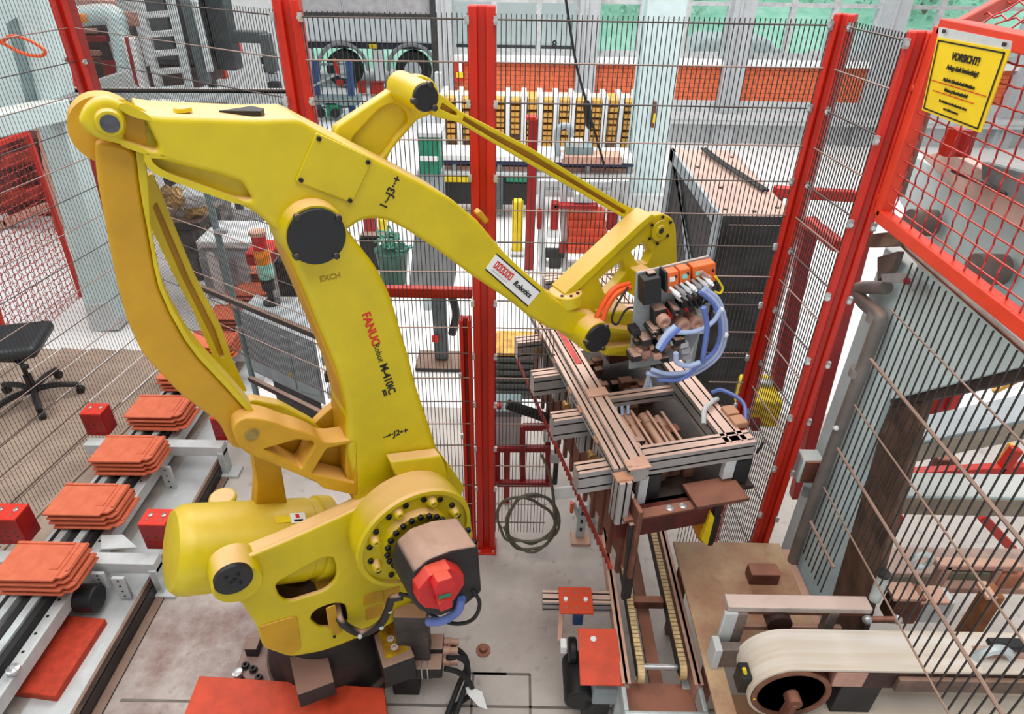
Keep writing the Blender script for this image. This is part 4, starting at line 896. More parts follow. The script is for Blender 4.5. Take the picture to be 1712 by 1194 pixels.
for k in range(13):
    x0, y0 = 1119 + k * 4.6, 480 - k * 1.6 + (k % 2) * 9; p0, p1 = Gp(x0, y0, VP - .05), Gp(x0 + 19, y0 + 17, VP - .09); b = MB()
    b.lathe(p0, p1 - p0, [(0, .006), (.025, .007), (.026, .010), (.05, .010), (.051, .006), ((p1 - p0).length, .006)], 8); b.build('white_connector', (WHITE, LGREY, MGREY)[k % 3], vp)
    b = MB(); q_ = Gp(x0 + 34 - k * 2, y0 + 34, VP - .08); b.tube([p1, p1 * .5 + q_ * .5 + GA * -.01, q_], .005, 6); b.build('black_lead', RUB, vp)
for k, (x, y, r_) in enumerate(((1135, 536, .032), (1157, 531, .03), (1103, 528, .028), (1123, 512, .02), (1086, 548, .018))):
    p0 = Gp(x, y, VP - .03); b = MB(); b.lathe(p0 + GA * .03, -GA - ZU * .05, [(0, r_ * .8), (.05, r_ * .8), (.052, r_), (.08, r_), (.085, r_ * .8), (.085, r_ * .5), (.075, r_ * .3)], 18); b.build('pressure_regulator', PINKM if k < 3 else BLKD, vp)
vbox(1094, 520, 1116, 545, .05, BLKD, 'valve_block'); vbox(1140, 505, 1172, 518, .07, BLKD, 'valve_block'); vbox(1118, 522, 1126, 535, .055, INKR, 'red_valve'); vbox(1146, 514, 1156, 522, .074, INKR, 'red_valve')
vbox(1167, 525, 1178, 560, .06, BLUG, 'pale_filter_bowl'); vbox(1170, 533, 1178, 540, .064, MINT, 'filter_label')
random.seed(11)
for k in range(34):
    x, y = random.uniform(1056, 1142), random.uniform(548, 604); s_ = random.uniform(5, 11)
    vbox(x, y, x + s_ * 1.6, y + s_, random.uniform(.03, .09), random.choice([BLKD, LGREY, BLKD, PINKM, BLK, DCY]), 'manifold_valve', bev=.003)
for k, (pts, r_, mt_) in enumerate((
    ([(1178, 482), (1200, 500), (1211, 530), (1213, 560), (1203, 592), (1180, 614), (1150, 628), (1110, 630), (1082, 624)], .0095, HOSE),
    ([(1174, 486), (1196, 505), (1206, 532), (1208, 560), (1198, 590), (1176, 610), (1148, 622), (1116, 625), (1090, 618)], .0095, HOSE),
    ([(1170, 488), (1192, 508), (1202, 535), (1203, 562), (1193, 588), (1172, 606), (1140, 634), (1100, 636)], .008, HOSED),
    ([(1205, 518), (1192, 538), (1170, 552), (1140, 556), (1116, 553)], .010, HOSE),
    ([(1130, 545), (1112, 562), (1100, 582)], .013, HOSE), ([(1136, 548), (1118, 566), (1104, 586)], .010, HOSED),
    ([(1176, 514), (1182, 545), (1178, 580), (1174, 606)], .011, HOSED), ([(1130, 590), (1132, 606), (1150, 612), (1170, 606)], .011, HOSE))):
    b = MB(); b.tube([Gp(x, y, VP - .1 - .012 * k) for x, y in pts], r_, 10); h_ = b.build('air_hose', mt_, T)
    if k in (0, 3):
        for x, y in ((1213, 560), (1198, 545 - 25), (1150, 628)) if k == 0 else ((1170, 552), (1205, 518)): b = MB(); b.sph(Gp(x, y, VP - .112), .013, 8, 6); b.build('hose_tie', WHITE, h_)
b = MB(); b.tube([Gp(x, y, VP - .08) for x, y in ((1196, 462), (1203, 472), (1208, 482), (1204, 490), (1194, 488))], .005, 6); b.build('yellow_lead', YELB, T)

# ================================================================== LEFT TILE CONVEYOR
X0, X1 = -2.645, -2.262
T = thing('tile_conveyor', 'low galvanised belt conveyor carrying the stacks of roof tiles', 'conveyor', (-2.45, 3.4, 0))
b = MB(); b.bb(-2.36, -2.34, 1.2, 7.2, .12, .2); rl_ = b.build('perforated_rail', LGREY, T, bev=.002)
b = MB(); b.bb(-2.40, -2.36, 1.2, 7.2, .19, .2); b.build('perforated_rail_flange', LGREY, T, bev=.002)
b = MB()
for k in range(60): b.cyl((-2.38, 1.3 + k * .1, .2), (-2.38, 1.3 + k * .1, .2015), .008, n=8)
b.build('rail_holes', BLK, rl_, kind='stuff')
for xc in (-2.46, -2.575):
    b = MB(); b.bb(xc - .02, xc + .02, 1.2, 7.2, .17, .265); b.build('belt_rail', STEEL if 0 else GALV, T, bev=.004)
for xc in (-2.42, -2.515, -2.615): b = MB(); b.bb(xc - .018, xc + .018, 1.2, 7.2, .14, .25); b.build('conveyor_belt', RUB, T, bev=.004)
b = MB(); b.bb(-2.68, -2.65, 1.2, 7.2, .12, .22); b.build('perforated_rail', LGREY, T, bev=.002)
for k, y_ in enumerate((2.44, 3.42, 4.6, 5.8)):
    b = MB(); b.bb(-2.9, -1.96, y_ - .04, y_ + .04, .17, .25); cbm = b.build('cross_member', LGREY, T, bev=.004)
    b = MB(); b.bb(-2.0, -1.96, y_ - .05, y_ + .03, 0, .2); b.build('cross_member_foot', GALV, cbm, bev=.003)
    b = MB(); b.box((-1.955, y_ - .02, .01), (.14, .11, .02)); b.build('foot_plate', LGREY, cbm, bev=.003)
for (x0, y0, x1, y1, zt, zb) in ((258, 782, 290, 850, .2, .0), (185, 968, 205, 1000, .2, .03), (150, 960, 172, 985, .22, .1)):
    p = PZ((x0 + x1) / 2, y0, zt); b = MB(); b.bb(p.x - .035, p.x + .035, p.y, p.y + .02, zb, zt); lg = b.build('leg', LGREY, T, bev=.003)
    for j in range(4):
        b = MB(); zz = zb + (zt - zb) * (j + .5) / 4; b.cyl((p.x, p.y - .001, zz), (p.x, p.y, zz), .007, n=8); b.build('slot', BLK, lg)
p = PZ(150, 1000, .12); b = MB(); b.cyl(p - V((.06, 0, 0)), p + V((.05, 0, 0)), .075, n=20); b.build('drive_motor', BLK, T, bev=.01)
b = MB(); q = [PZ(x, y, .24) for x, y in ((168, 895), (205, 893), (230, 915), (168, 918))]; b.prism(q, (0, 0, -.012)); b.build('bearing_plate', LGREY, T, bev=.003)
p = PZ(24, 1122, .21); b = MB(); b.lathe(p, ZU, [(0, .03), (.02, .03), (.022, .02), (.03, .012)], 14); b.build('rail_bolt', STEEL, T)
# side channel on the floor, plate under the belts
b = MB(); b.bb(-2.03, -2.0, 1.0, 3.45, 0, .1); b.bb(-2.0, -1.95, 1.0, 3.45, .0, .012); b.bb(-2.045, -2.0, 1.0, 3.45, .088, .1)
tag(b.build('floor_channel', DKS, bev=.003), 'dark steel channel on the floor along the tile conveyor', 'channel')
b = MB(); b.prism([PZ(x, y, .05) for x, y in ((95, 1027), (176, 1034), (91, 1165), (8, 1154))], (0, 0, -.05))
tag(b.build('drip_plate', mat('red_rubber_mat', (196, 62, 36), .75, vary=.12, scale=24, spots=.5), bev=.006), 'red textured plate lying under the near end of the tile conveyor', 'plate')
b = MB(); b.prism([PZ(x, y, .16) for x, y in ((333, 1130), (642, 1150), (652, 1240), (290, 1240))], (0, 0, -.16))
tag(b.build('floor_plate', ORA, bev=.003), 'large orange red step plate on the floor in front of the robot base', 'plate')
b = MB(); b.bb(-2.34, -2.1, 1.0, 7, -.0, .006); tag(b.build('floor_strip', LGREY), 'pale strip of floor sheet beside the tile conveyor', 'sheet')
# roof tiles: one mesh, every tile a thing of its own
tw, td = .38, .25
b = MB()
b.prism([(0, 0, 0), (tw - .055, 0, 0), (tw - .05, .02, 0), (tw - .02, .02, 0), (tw, .05, 0), (tw, td, 0), (0, td, 0)], (0, 0, .013))
b.bb(.0, tw - .07, td - .016, td, .013, .02)
b.bb(tw - .075, tw - .066, .07, td - .02, .013, .018); b.bb(tw - .02, tw - .004, .06, td - .004, .013, .02); b.bb(tw - .05, tw - .042, .03, td - .004, .013, .018); b.bb(tw - .11, tw - .066, .07, .076, .013, .017)
b.bb(.01, .05, td - .02, td - .004, -.01, 0); b.bb(tw - .1, tw - .06, td - .02, td - .004, -.01, 0)
tm = bpy.data.meshes.new('roof_tile'); tm.from_pydata(b.v, [], b.f); tm.materials.append(TILE); tm.update()
nth = ['first', 'second', 'third', 'fourth', 'fifth', 'sixth', 'seventh', 'eighth', 'ninth', 'tenth']
lay = ['lowest', 'second from the bottom', 'third from the bottom', 'topmost']
random.seed(3)
def tile_at(x, y, z, rz, label, group):
    o = bpy.data.objects.new('roof_tile', tm); C.objects.link(o); o.location = (x, y, z); o.rotation_euler = (0, 0, rz)
    m_ = o.modifiers.new('edge', 'BEVEL'); m_.width = .0025; m_.segments = 1
    return tag(o, label, 'roof tile', group)
for s_ in range(10):
    y = 2.158 + .45 * s_
    for k in range(4):
        tile_at(X0 + random.uniform(-.008, .008) + (3 - k) * .006, y + random.uniform(-.006, .006), .286 + k * .034, random.uniform(-.015, .015), 'terracotta tile, %s, %s, on the left conveyor' % (lay[k], 'stack nearest the camera' if s_ == 0 else nth[s_] + ' stack from the camera'), 'roof tiles stacked on the left conveyor')
# red stop brackets with drilled faces
def bracket(px, py, zt, sx, sy, h, label, lean=0.):
    p = PZ(px, py, zt); t = thing('stop_bracket', label, 'bracket', (p.x + sx / 2, p.y + sy / 2, zt - h), 'red drilled stop brackets')
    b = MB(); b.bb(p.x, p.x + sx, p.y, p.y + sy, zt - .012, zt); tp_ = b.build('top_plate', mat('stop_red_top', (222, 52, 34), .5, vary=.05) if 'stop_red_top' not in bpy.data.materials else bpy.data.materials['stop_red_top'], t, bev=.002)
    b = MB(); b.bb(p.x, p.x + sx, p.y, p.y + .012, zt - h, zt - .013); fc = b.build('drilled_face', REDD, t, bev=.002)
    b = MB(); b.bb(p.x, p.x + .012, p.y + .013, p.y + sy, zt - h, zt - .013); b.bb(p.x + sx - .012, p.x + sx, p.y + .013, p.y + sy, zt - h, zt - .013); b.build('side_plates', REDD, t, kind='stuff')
    b = MB()
    for i in range(3):
        for j in range(3): b.cyl((p.x + sx * (.2 + .3 * i), p.y - .001, zt - h + h * (.15 + .17 * j)), (p.x + sx * (.2 + .3 * i), p.y, zt - h + h * (.15 + .17 * j)), .007, n=8)
    for i in range(2):
        for j in range(2): b.cyl((p.x + sx * (.25 + .5 * i), p.y + sy * (.3 + .45 * j), zt), (p.x + sx * (.25 + .5 * i), p.y + sy * (.3 + .45 * j), zt + .001), .008, n=8)
    b.build('drill_holes', DKS, fc, kind='stuff')
    for i in (.3, .8): b = MB(); q = V((p.x + sx * i, p.y + sy * .55, zt)); b.lathe(q, ZU, [(0, .012), (.008, .012), (.01, .008)], 8); b.build('bracket_bolt', STEEL, tp_)
    return t
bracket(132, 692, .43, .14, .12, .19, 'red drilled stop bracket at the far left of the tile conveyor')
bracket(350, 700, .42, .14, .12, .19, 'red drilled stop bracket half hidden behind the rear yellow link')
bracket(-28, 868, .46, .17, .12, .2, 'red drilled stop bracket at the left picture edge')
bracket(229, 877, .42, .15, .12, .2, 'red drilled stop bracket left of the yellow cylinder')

# ================================================================== CHAIN CONVEYOR UNDER THE GRIPPER
T = thing('chain_conveyor', 'narrow twin chain conveyor below the gripper on the right of the robot', 'conveyor', (.68, 2.4, 0))
ZC = .5
def chain(xc, y0, y1, name):
    b = MB(); n = int((y1 - y0) / .022); r_ = .045
    for k in range(n):
        yy = y0 + (k + .5) * (y1 - y0) / n; b.bb(xc - .015, xc + .015, yy - .0085, yy + .0085, ZC - .01, ZC)
    for k in range(10):
        t_ = math.pi * (k + .5) / 10; c = V((xc, y0 - math.sin(t_) * r_, ZC - r_ - .005 + math.cos(t_) * r_)); d = V((0, -math.cos(t_), -math.sin(t_))); b.box(c, (.03, .015, .01), (V((1, 0, 0)), d, V((0, -math.sin(t_), math.cos(t_)))))
    o = b.build(name, CHAIN, T, kind='stuff', smooth=False)
    b = MB(); b.bb(xc - .012, xc + .012, y0, y1, ZC - .09, ZC - .011); b.cyl((xc - .01, y0, ZC - .05), (xc + .01, y0, ZC - .05), .04, n=20); b.build('chain_guide', DKS, T)
chain(.592, 1.7, 5.2, 'drive_chain'); chain(.782, 1.72, 5.2, 'drive_chain')
for xc in (.52, .835): b = MB(); b.bb(xc - .008, xc + .008, 1.62, 5.2, ZC - .16, ZC - .01); b.bb(xc - .02, xc + .02, 1.62, 5.2, ZC - .02, ZC - .01); b.build('side_frame', PINKM, T, bev=.002)
b = MB(); b.bb(.5, .52, 1.52, 1.75, .36, .46); b.build('end_tray_side', GALV, T, bev=.004)
b = MB(); b.bb(.835, .855, 1.52, 1.75, .36, .46); b.build('end_tray_side', GALV, T, bev=.004)
b = MB(); b.bb(.5, .855, 1.5, 1.52, .36, .46); b.build('end_tray_lip', GALV, T, bev=.006)
b = MB(); b.bb(.52, .835, 1.52, 1.7, .34, .355); b.build('end_tray_floor', BROWN, T)
b = MB(); b.cyl((.6, 1.735, .43), (.77, 1.735, .43), .014, n=14); b.build('axle', STEEL, T)
b = MB(); b.bb(.61, .77, 2.06, 2.1, .4, .45); b.build('cross_tie', BROWN, T, bev=.003); b = MB(); b.bb(.52, .84, 3.1, 3.2, .3, .4); b.build('cross_tie', BROWN, T, bev=.003)
b = MB(); b.bb(.66, .72, 1.6, 5, .3, .32); b.build('inner_rail', BROWN, T)
for xx in (.53, .82):
    for yy in (1.7, 3.0, 4.6): b = MB(); b.bb(xx - .025, xx + .025, yy - .025, yy + .025, 0, .36); b.build('leg', GALV, T, bev=.003)
b = MB(); b.bb(.0, .51, 2.03, 2.1, .42, .48); sb = profile('sensor_beam', V((.17, 2.06, .45)), V((.51, 2.06, .45)), .07, .07, T)
RP = mat('orange_drilled_plate', (214, 74, 38), .5, vary=.05)
p = PZ(936, 1025, .5); q2 = PZ(988, 982, .5)
b = MB(); b.bb(p.x, q2.x, p.y, q2.y, .49, .5); dp = b.build('orange_drilled_plate', RP, T, bev=.002)
for i in range(3):
    for j in range(3):
        c = V((p.x + (q2.x - p.x) * (.2 + .3 * i), p.y + (q2.y - p.y) * (.2 + .3 * j), .5)); b = MB()
        if (i, j) in ((0, 1), (2, 1)): b.lathe(c, ZU, [(0, .011), (.01, .011), (.013, .007)], 12); b.build('bolt', WHITE, dp)
        else: b.cyl(c, c + V((0, 0, .0008)), .006, n=10); b.build('hole', DKS, dp)
b = MB(); q = [PZ(966, 1050, .52), PZ(1030, 1051, .52), PZ(1043, 1146, .47), PZ(970, 1145, .47)]; b.prism(q, (0, 0, -.008)); gp = b.build('orange_guard_plate', ORA, T, bev=.002)
c = PZ(992, 1069, .512); b = MB(); b.lathe(c, ZU, [(0, .014), (.006, .014), (.01, .009), (.01, .004)], 12); b.build('bolt', WHITE, gp)
c = PZ(977, 1120, .3); b = MB(); b.cyl((c.x - .02, c.y - .1, .2), (c.x - .02, c.y + .12, .2), .075, n=24); b.build('gear_motor', BLK, T, bev=.012)
b = MB(); b.cyl((c.x - .07, c.y + .1, .3), (c.x - .03, c.y + .1, .3), .06, n=20); b.build('motor_flange', BLK, T, bev=.008)
b = MB(); b.bb(c.x + .03, c.x + .15, c.y - .12, c.y - .02, .22, .34); b.build('terminal_box', GREY, T, bev=.006)
b = MB(); b.bb(c.x, c.x + .12, c.y - .1, c.y + .02, 0, .22); b.build('motor_foot', DKS, T, bev=.006)
p = PZ(939, 1040, .4); b = MB(); b.beam((p.x, p.y + .05, .44), (p.x - .01, p.y - .06, .34), .025, .02); b.build('hanging_bar', PINKM, T, bev=.003)
p = PZ(942, 1080, .38); b = MB(); b.box(p, (.03, .05, .05)); b.build('white_sensor', WHITE, T, bev=.004)
p = PZ(966, 1032, .36); b = MB(); b.box(p, (.05, .04, .08)); b.build('blue_sensor', BLUE, T, bev=.006)
# ================================================================== BEYOND THE FENCE: LEFT SIDE
# office chair on the boarded walkway
cb0 = PZ(64, 668, 0)
T = thing('office_chair', 'black swivel office chair on the boarded walkway at the far left', 'chair', cb0)
hub_ = cb0 + V((0, 0, .1))
for k in range(5):
    t_ = 2 * math.pi * k / 5 + .35; d = V((math.cos(t_), math.sin(t_), 0)); e = hub_ + d * .31
    b = MB(); b.tube([hub_, hub_ + d * .16 + V((0, 0, .01)), e + V((0, 0, -.02))], .024, 8); lg = b.build('base_arm', BLK, T)
    b = MB(); b.cyl(e + d.cross(ZU) * .025 + V((0, 0, -.07)), e - d.cross(ZU) * .025 + V((0, 0, -.07)), .03, n=14); b.build('castor', RUB, lg, bev=.004)
b = MB(); b.cyl(hub_ - V((0, 0, .03)), hub_ + V((0, 0, .14)), .03, n=14); b.cyl(hub_ + V((0, 0, .14)), hub_ + V((0, 0, .33)), .018, n=14); b.build('gas_column', BLK, T)
b = MB(); b.box(cb0 + V((0, .02, .44)), (.24, .26, .035)); b.build('seat_mechanism', BLK, T, bev=.01)
b = MB(); b.box(cb0 + V((-.06, .05, .51)), (.5, .48, .1), (V((.96, .26, 0)), V((-.26, .96, 0)), ZU)); b.build('seat', LEATH, T, bev=.045, seg=4)
b = MB(); b.tube([cb0 + V((.04, -.1, .44)), cb0 + V((.16, -.16, .43))], .01, 8); b.sph(cb0 + V((.17, -.165, .43)), .022); b.build('height_lever', BLK, T)
b = MB(); b.box(cb0 + V((-.42, .1, .83)), (.06, .42, .5), (V((.98, 0, .2)), V((0, 1, 0)), V((-.2, 0, .98)))); b.build('backrest', LEATH, T, bev=.03, seg=3)
b = MB(); b.tube([cb0 + V((-.1, .05, .45)), cb0 + V((-.4, .08, .46)), cb0 + V((-.46, .1, .7))], .02, 8); b.build('back_stem', BLK, T)

# slope topped control cabinet with a signal lamp
zt = 1.0
foot = [PZ(x, y, zt) for x, y in ((399, 521), (492, 560), (527, 574), (518, 519), (428, 491))]
T = thing('control_cabinet', 'grey slope fronted control cabinet behind the slanting wire panel', 'cabinet', (foot[1].x, foot[1].y, 0))
b = MB(); b.prism([foot[0], foot[2], foot[3], foot[4]], (0, 0, -.5)); cbx = b.build('cabinet_body', GREY, T, bev=.01)
f0, f2 = foot[0], foot[2]; fd = (f2 - f0); fn = V((fd.y, -fd.x, 0)).normalized()
b = MB(); b.prism([f0 + fd * .02 + fn * .01 + V((0, 0, -.05)), f0 + fd * .64 + fn * .01 + V((0, 0, -.05)), f0 + fd * .64 + fn * .01 + V((0, 0, -.47)), f0 + fd * .02 + fn * .01 + V((0, 0, -.47))], -fn * .012); b.build('cabinet_door', GREY, T, bev=.004)
b = MB(); b.prism([f0 + fd * .66 + fn * .01 + V((0, 0, -.05)), f0 + fd * .97 + fn * .01 + V((0, 0, -.05)), f0 + fd * .97 + fn * .01 + V((0, 0, -.42)), f0 + fd * .66 + fn * .01 + V((0, 0, -.47))], -fn * .012); b.build('cabinet_door', GREY, T, bev=.004)
b = MB(); pc = f0 + fd * .55 + fn * .012 + V((0, 0, -.36)); b.prism([pc, pc + fd * .06 + ZU * .03, pc + fd * .05 - ZU * .02], fn * .001); b.build('hazard_flash', YELB, cbx)
b = MB(); b.prism([foot[0] + V((.1, .06, -.5)), foot[2] + V((-.06, .08, -.5)), foot[3] + V((-.05, -.05, -.5)), foot[4] + V((.05, -.05, -.5))], (0, 0, -.5)); b.build('cabinet_base', DKS, T, bev=.01)
for k in range(3): b = MB(); p = f2 + V((.07, -.02, -.1 - .13 * k)); b.box(p, (.06, .08, .07)); b.build('switch_box', (GREY, BLK, LGREY)[k], T, bev=.006)
b = MB(); p = f2 + V((.12, -.05, 0)); b.bb(p.x - .015, p.x + .015, p.y - .01, p.y + .02, 0, .85); b.build('cable_duct', LGREY, T)
p = PZ(455, 507, zt); T = thing('signal_lamp', 'red, amber and green signal lamp tower on top of the grey control cabinet', 'lamp', p)
z_ = 0; 
for nm, mt_, h, r_ in (('lamp_foot', BLK, .02, .06), ('lamp_pole', BLK, .09, .022), ('lamp_socket', BLK, .09, .045), ('green_lens', MINT, .11, .052), ('amber_lens', mat('amber_lens', (240, 140, 30), .3), .10, .052), ('red_lens', mat('red_lens', (220, 34, 30), .3), .10, .048), ('lamp_cap', PINKM, .03, .056)):
    b = MB(); b.lathe(p + V((0, 0, z_)), ZU, [(0, r_ * .95), (h * .1, r_), (h * .85, r_), (h, r_ * .9)], 18); b.build(nm, mt_, T); z_ += h

def bx(name, label, cat, x0, y0, x1, y1, Y, dep, mt_, bev=.02, group=None, drop=None):
    """a plain cased thing: front face at depth Y seen between two image corners, built as a real box"""
    X0_, X1_, Y0_, Y1_, Z0_, Z1_ = rectY(x0, y0, x1, y1, Y, dep)
    if drop is not None: Z0_ = drop
    T = thing(name, label, cat, ((X0_ + X1_) / 2, Y0_ + dep / 2, Z0_), group)
    b = MB(); b.bb(X0_, X1_, Y0_, Y1_, Z0_, Z1_); o = b.build('body', mt_, T, bev=bev); return T, (X0_, X1_, Y0_, Y1_, Z0_, Z1_)
def part(T, name, x0, y0, x1, y1, Y, dep, mt_, bev=.008, par=None):
    X0_, X1_, Y0_, Y1_, Z0_, Z1_ = rectY(x0, y0, x1, y1, Y, dep); b = MB(); b.bb(X0_, X1_, Y0_, Y1_, Z0_, Z1_); return b.build(name, mt_, par or T, bev=bev)
def bar(T, name, a_, c_, Y, r, mt_, Y2=None, par=None, sq=True):
    p0 = PY(*a_, Y); p1 = PY(*c_, Y if Y2 is None else Y2); b = MB()
    if sq: b.beam(p0, p1, r * 2, r * 2)
    else: b.cyl(p0, p1, r, n=10)
    return b.build(name, mt_, par or T, bev=r * .2 if sq else 0)

# blue grey steel frame at the far left
YF = 4.95
T = thing('steel_frame', 'blue grey steel column and beams in the top left corner', 'frame', PZ(185, 555, 0))
c0 = PZ(188, 553, 0)
YF = c0.y
def wide(name, pts, Y, dep, mt_, bev=.01):
    b = MB(); b.prism([PY(x, y, Y) for x, y in pts], (0, dep, 0)); return b.build(name, mt_, T, bev=bev)
wide('column', [(62, 205), (104, 200), (200, 550), (152, 556)], YF, .22, BLUG)
wide('column_shoe', [(140, 512), (182, 505), (200, 552), (152, 556)], YF - .02, .26, LGREY)
b = MB(); p0 = PY(-40, 224, YF - .9); p1 = PY(102, 172, YF + .02); b.beam(PX(-30, 212, -3.62), PX(100, 182, -3.62), .2, .15); b.build('beam', BLUG, T, bev=.01)
wide('upper_column', [(-10, -30), (58, -30), (96, 165), (40, 182), (-10, 190)], YF + .06, .25, BLUG)
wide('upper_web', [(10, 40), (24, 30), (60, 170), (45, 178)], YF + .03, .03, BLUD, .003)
b = MB(); b.tube([PY(x, y, YF - .2) for x, y in ((0, 72), (20, 60), (50, 68), (75, 85), (66, 94), (35, 88), (0, 70), (-20, 66))], .012, 8); tag(b.build('orange_cord', OCAB), 'orange cord looped over the blue grey frame, top left', 'cord')
mesh_panel('red framed mesh guard behind the blue grey column on the left', lambda u, v_: PX(46, 222, -4.45) * (1 - u) * v_ + PX(-76, 268, -4.45) * u * v_ + PX(140, 506, -4.45) * (1 - u) * (1 - v_) + PX(20, 606, -4.45) * u * (1 - v_), None, 14, 26, RED, RW, fr=.02, wr=.004, name='mesh_guard', amp=.008)
T = thing('clay_machine', 'dark red brown machine behind the red mesh guard at the left edge', 'machine', PY(40, 560, 5.9))
wide('machine_body', [(-60, 230), (60, 232), (120, 480), (95, 560), (-60, 600)], 8.2, .4, mat('red_brown_machine', (104, 44, 36), .7, vary=.5, scale=7))
for (pts, mt_, nm) in (([(60, 215), (82, 215), (140, 500), (112, 505)], PINKM, 'upright'), ([(-10, 372), (88, 335), (92, 350), (-10, 388)], PINKM, 'crossbar'), ([(0, 360), (10, 372), (60, 515), (48, 520)], LGREY, 'white_rail'), ([(27, 420), (33, 420), (66, 505), (58, 512)], YELB, 'yellow_rail'), ([(82, 430), (100, 418), (125, 500), (122, 545), (96, 520)], mat('beige_wood', (168, 128, 98), .8, vary=.2), 'wooden_board'), ([(30, 520), (150, 548), (152, 556), (30, 533)], mat('beige_wood2', (190, 152, 118), .8, vary=.15), 'skid'), ([(55, 560), (118, 560), (112, 572), (55, 575)], mat('beige_wood3', (196, 160, 126), .8, vary=.15), 'skid')):
    wide(nm, pts, 7.7, .12, mt_)
for k in range(4): wide('roller', [(0, 262 + 62 * k), (52 + 12 * k, 250 + 62 * k), (56 + 12 * k, 272 + 62 * k), (0, 286 + 62 * k)], 7.95, .15, mat('rust_roller_%d' % k, (150 + 8 * k, 52, 36), .7, vary=.3), .03)

# white control desk seen between column and link
T, E = bx('white_desk', 'white control box on the floor right of the blue grey column', 'cabinet', 150, 415, 215, 545, 5.6, .5, LGREY, drop=0)
part(T, 'desk_top', 146, 398, 215, 416, 5.58, .55, PINKM); part(T, 'indicator', 182, 462, 190, 472, 5.58, .03, YELB)
for k in range(3): part(T, 'seam', 160 + 2 * k, 432 + k * 26, 212, 434 + k * 26, 5.59, .02, MGREY, .001)

# hanging tyre-like roller column of clay press behind left link: dark hoses
T = thing('clay_press', 'dark press with red brown bellows left of the raised elbow', 'machine', PZ(160, 420, 0) )
YQ = 8.4
wide('press_body', [(96, 210), (165, 200), (200, 420), (150, 430)], YQ, .6, mat('press_black', (34, 30, 30), .7, vary=.4))
for k in range(7):
    a_ = (118 + 7 * k, 222 + 22 * k); b = MB(); p0 = PY(*a_, YQ - .02); p1 = PY(a_[0] + 46, a_[1] - 8, YQ - .02); b.cyl(p0, p1, .075, n=14); b.build('bellows_fold', mat('bellows_red', (128, 42, 34), .7, vary=.35) if k == 0 else bpy.data.materials['bellows_red'], T, bev=.02)
wide('white_curve', [(100, 170), (112, 168), (126, 205), (118, 215)], YQ - .05, .05, WHITE)

# machine hall clutter top left, 6 to 9 m away
T = thing('grey_portal', 'grey steel portal with rounded corner at the top left', 'frame', PY(170, 150, 7.6))
YT = 7.6
b = MB(); b.tube([PY(x, y, YT) for x, y in ((125, 28), (165, 24), (190, 26), (197, 45), (207, 90), (216, 135))], .1, 12); b.build('portal_tube', BLUG, T)
bar(T, 'portal_leg', (90, 10), (150, 160), YT - .1, .07, BLUG)
part(T, 'orange_light', 127, 24, 140, 38, YT - .15, .06, mat('orange_lamp', (244, 140, 40), .4))
bar(T, 'low_beam', (165, 150), (228, 130), YT - .1, .1, LGREY)
T = thing('red_press', 'bright red press frame behind the left corner post', 'machine', PY(105, 150, 7.2))
for (x0, y0, x1, y1, mt_, nm) in ((80, 66, 104, 92, REDD, 'press_head'), (92, 92, 122, 150, RED, 'press_side'), (104, 118, 124, 136, BLK, 'press_opening'), (98, 162, 136, 190, RED, 'press_foot'), (56, 28, 74, 70, PINKM, 'press_column'), (78, 10, 84, 60, REDD, 'press_rail')):
    part(T, nm, x0, y0, x1, y1, 7.2 + .02 * len(nm), .4, mt_)
p_ = PY(112, 150, 7.4); b = MB(); b.bb(p_.x - .2, p_.x + .2, 7.4, 7.7, 0, p_.z); b.build('press_stand', REDD, T, bev=.01)
T = thing('brown_machine', 'dark brown machine with red panels under the grey portal', 'machine', PY(180, 130, 8))
part(T, 'machine_body', 132, 42, 196, 140, 8.0, .6, mat('brown_black', (64, 44, 42), .7, vary=.6, scale=9), .04)
for k, (x0, y0, x1, y1, mt_) in enumerate(((140, 60, 176, 70, REDD), (144, 84, 166, 94, PINKM), (150, 96, 168, 110, BROWN), (186, 70, 191, 104, LGREY), (172, 102, 200, 128, REDD), (138, 48, 160, 56, PINKM), (196, 20, 236, 44, PINKM), (130, 0, 190, 20, mat('pink_panel', (206, 160, 150), .7)))): part(T, 'machine_panel', x0, y0, x1, y1, 7.95, .06, mt_)
T = thing('ladder', 'grey ladder frame against dark cabinets at the top left', 'ladder', PY(285, 152, 7.3))
YL = 7.3
bar(T, 'ladder_rail', (230, -10), (268, 152), YL, .035, LGREY); bar(T, 'ladder_rail', (283, -10), (318, 150), YL, .035, GALV)
for k, y in enumerate((24, 56, 88, 118, 148)): bar(T, 'rung', (236 + .24 * y, y + 2), (285 + .235 * y, y - 2), YL, .028, LGREY)
T = thing('dark_cabinet', 'dark grey machine cabinet behind the ladder', 'cabinet', PY(300, 150, 7.6))
part(T, 'cabinet_body', 242, -20, 328, 110, 7.62, .8, DKS, .02); part(T, 'cabinet_door', 250, -10, 282, 100, 7.6, .03, mat('cab_door', (70, 76, 78), .5), .006); part(T, 'cabinet_base', 246, 112, 330, 148, 7.6, .7, mat('brown_base', (72, 50, 46), .7, vary=.4), .02)
bar(T, 'cabinet_post', (308, -10), (345, 140), 7.5, .05, mat('post_slate', (96, 108, 112), .5)); bar(T, 'cabinet_post', (322, -10), (352, 120), 7.45, .03, GALV)
T = thing('white_strut', 'white panel strip between portal and ladder', 'panel', PY(235, 150, 7.5))
bar(T, 'white_upright', (217, 62), (240, 152), 7.5, .06, WHITE); bar(T, 'red_upright', (212, 62), (232, 152), 7.45, .018, REDD)
T = thing('red_rack', 'red stacking frame beside the dark upright at the top', 'rack', PY(365, 130, 8.5))
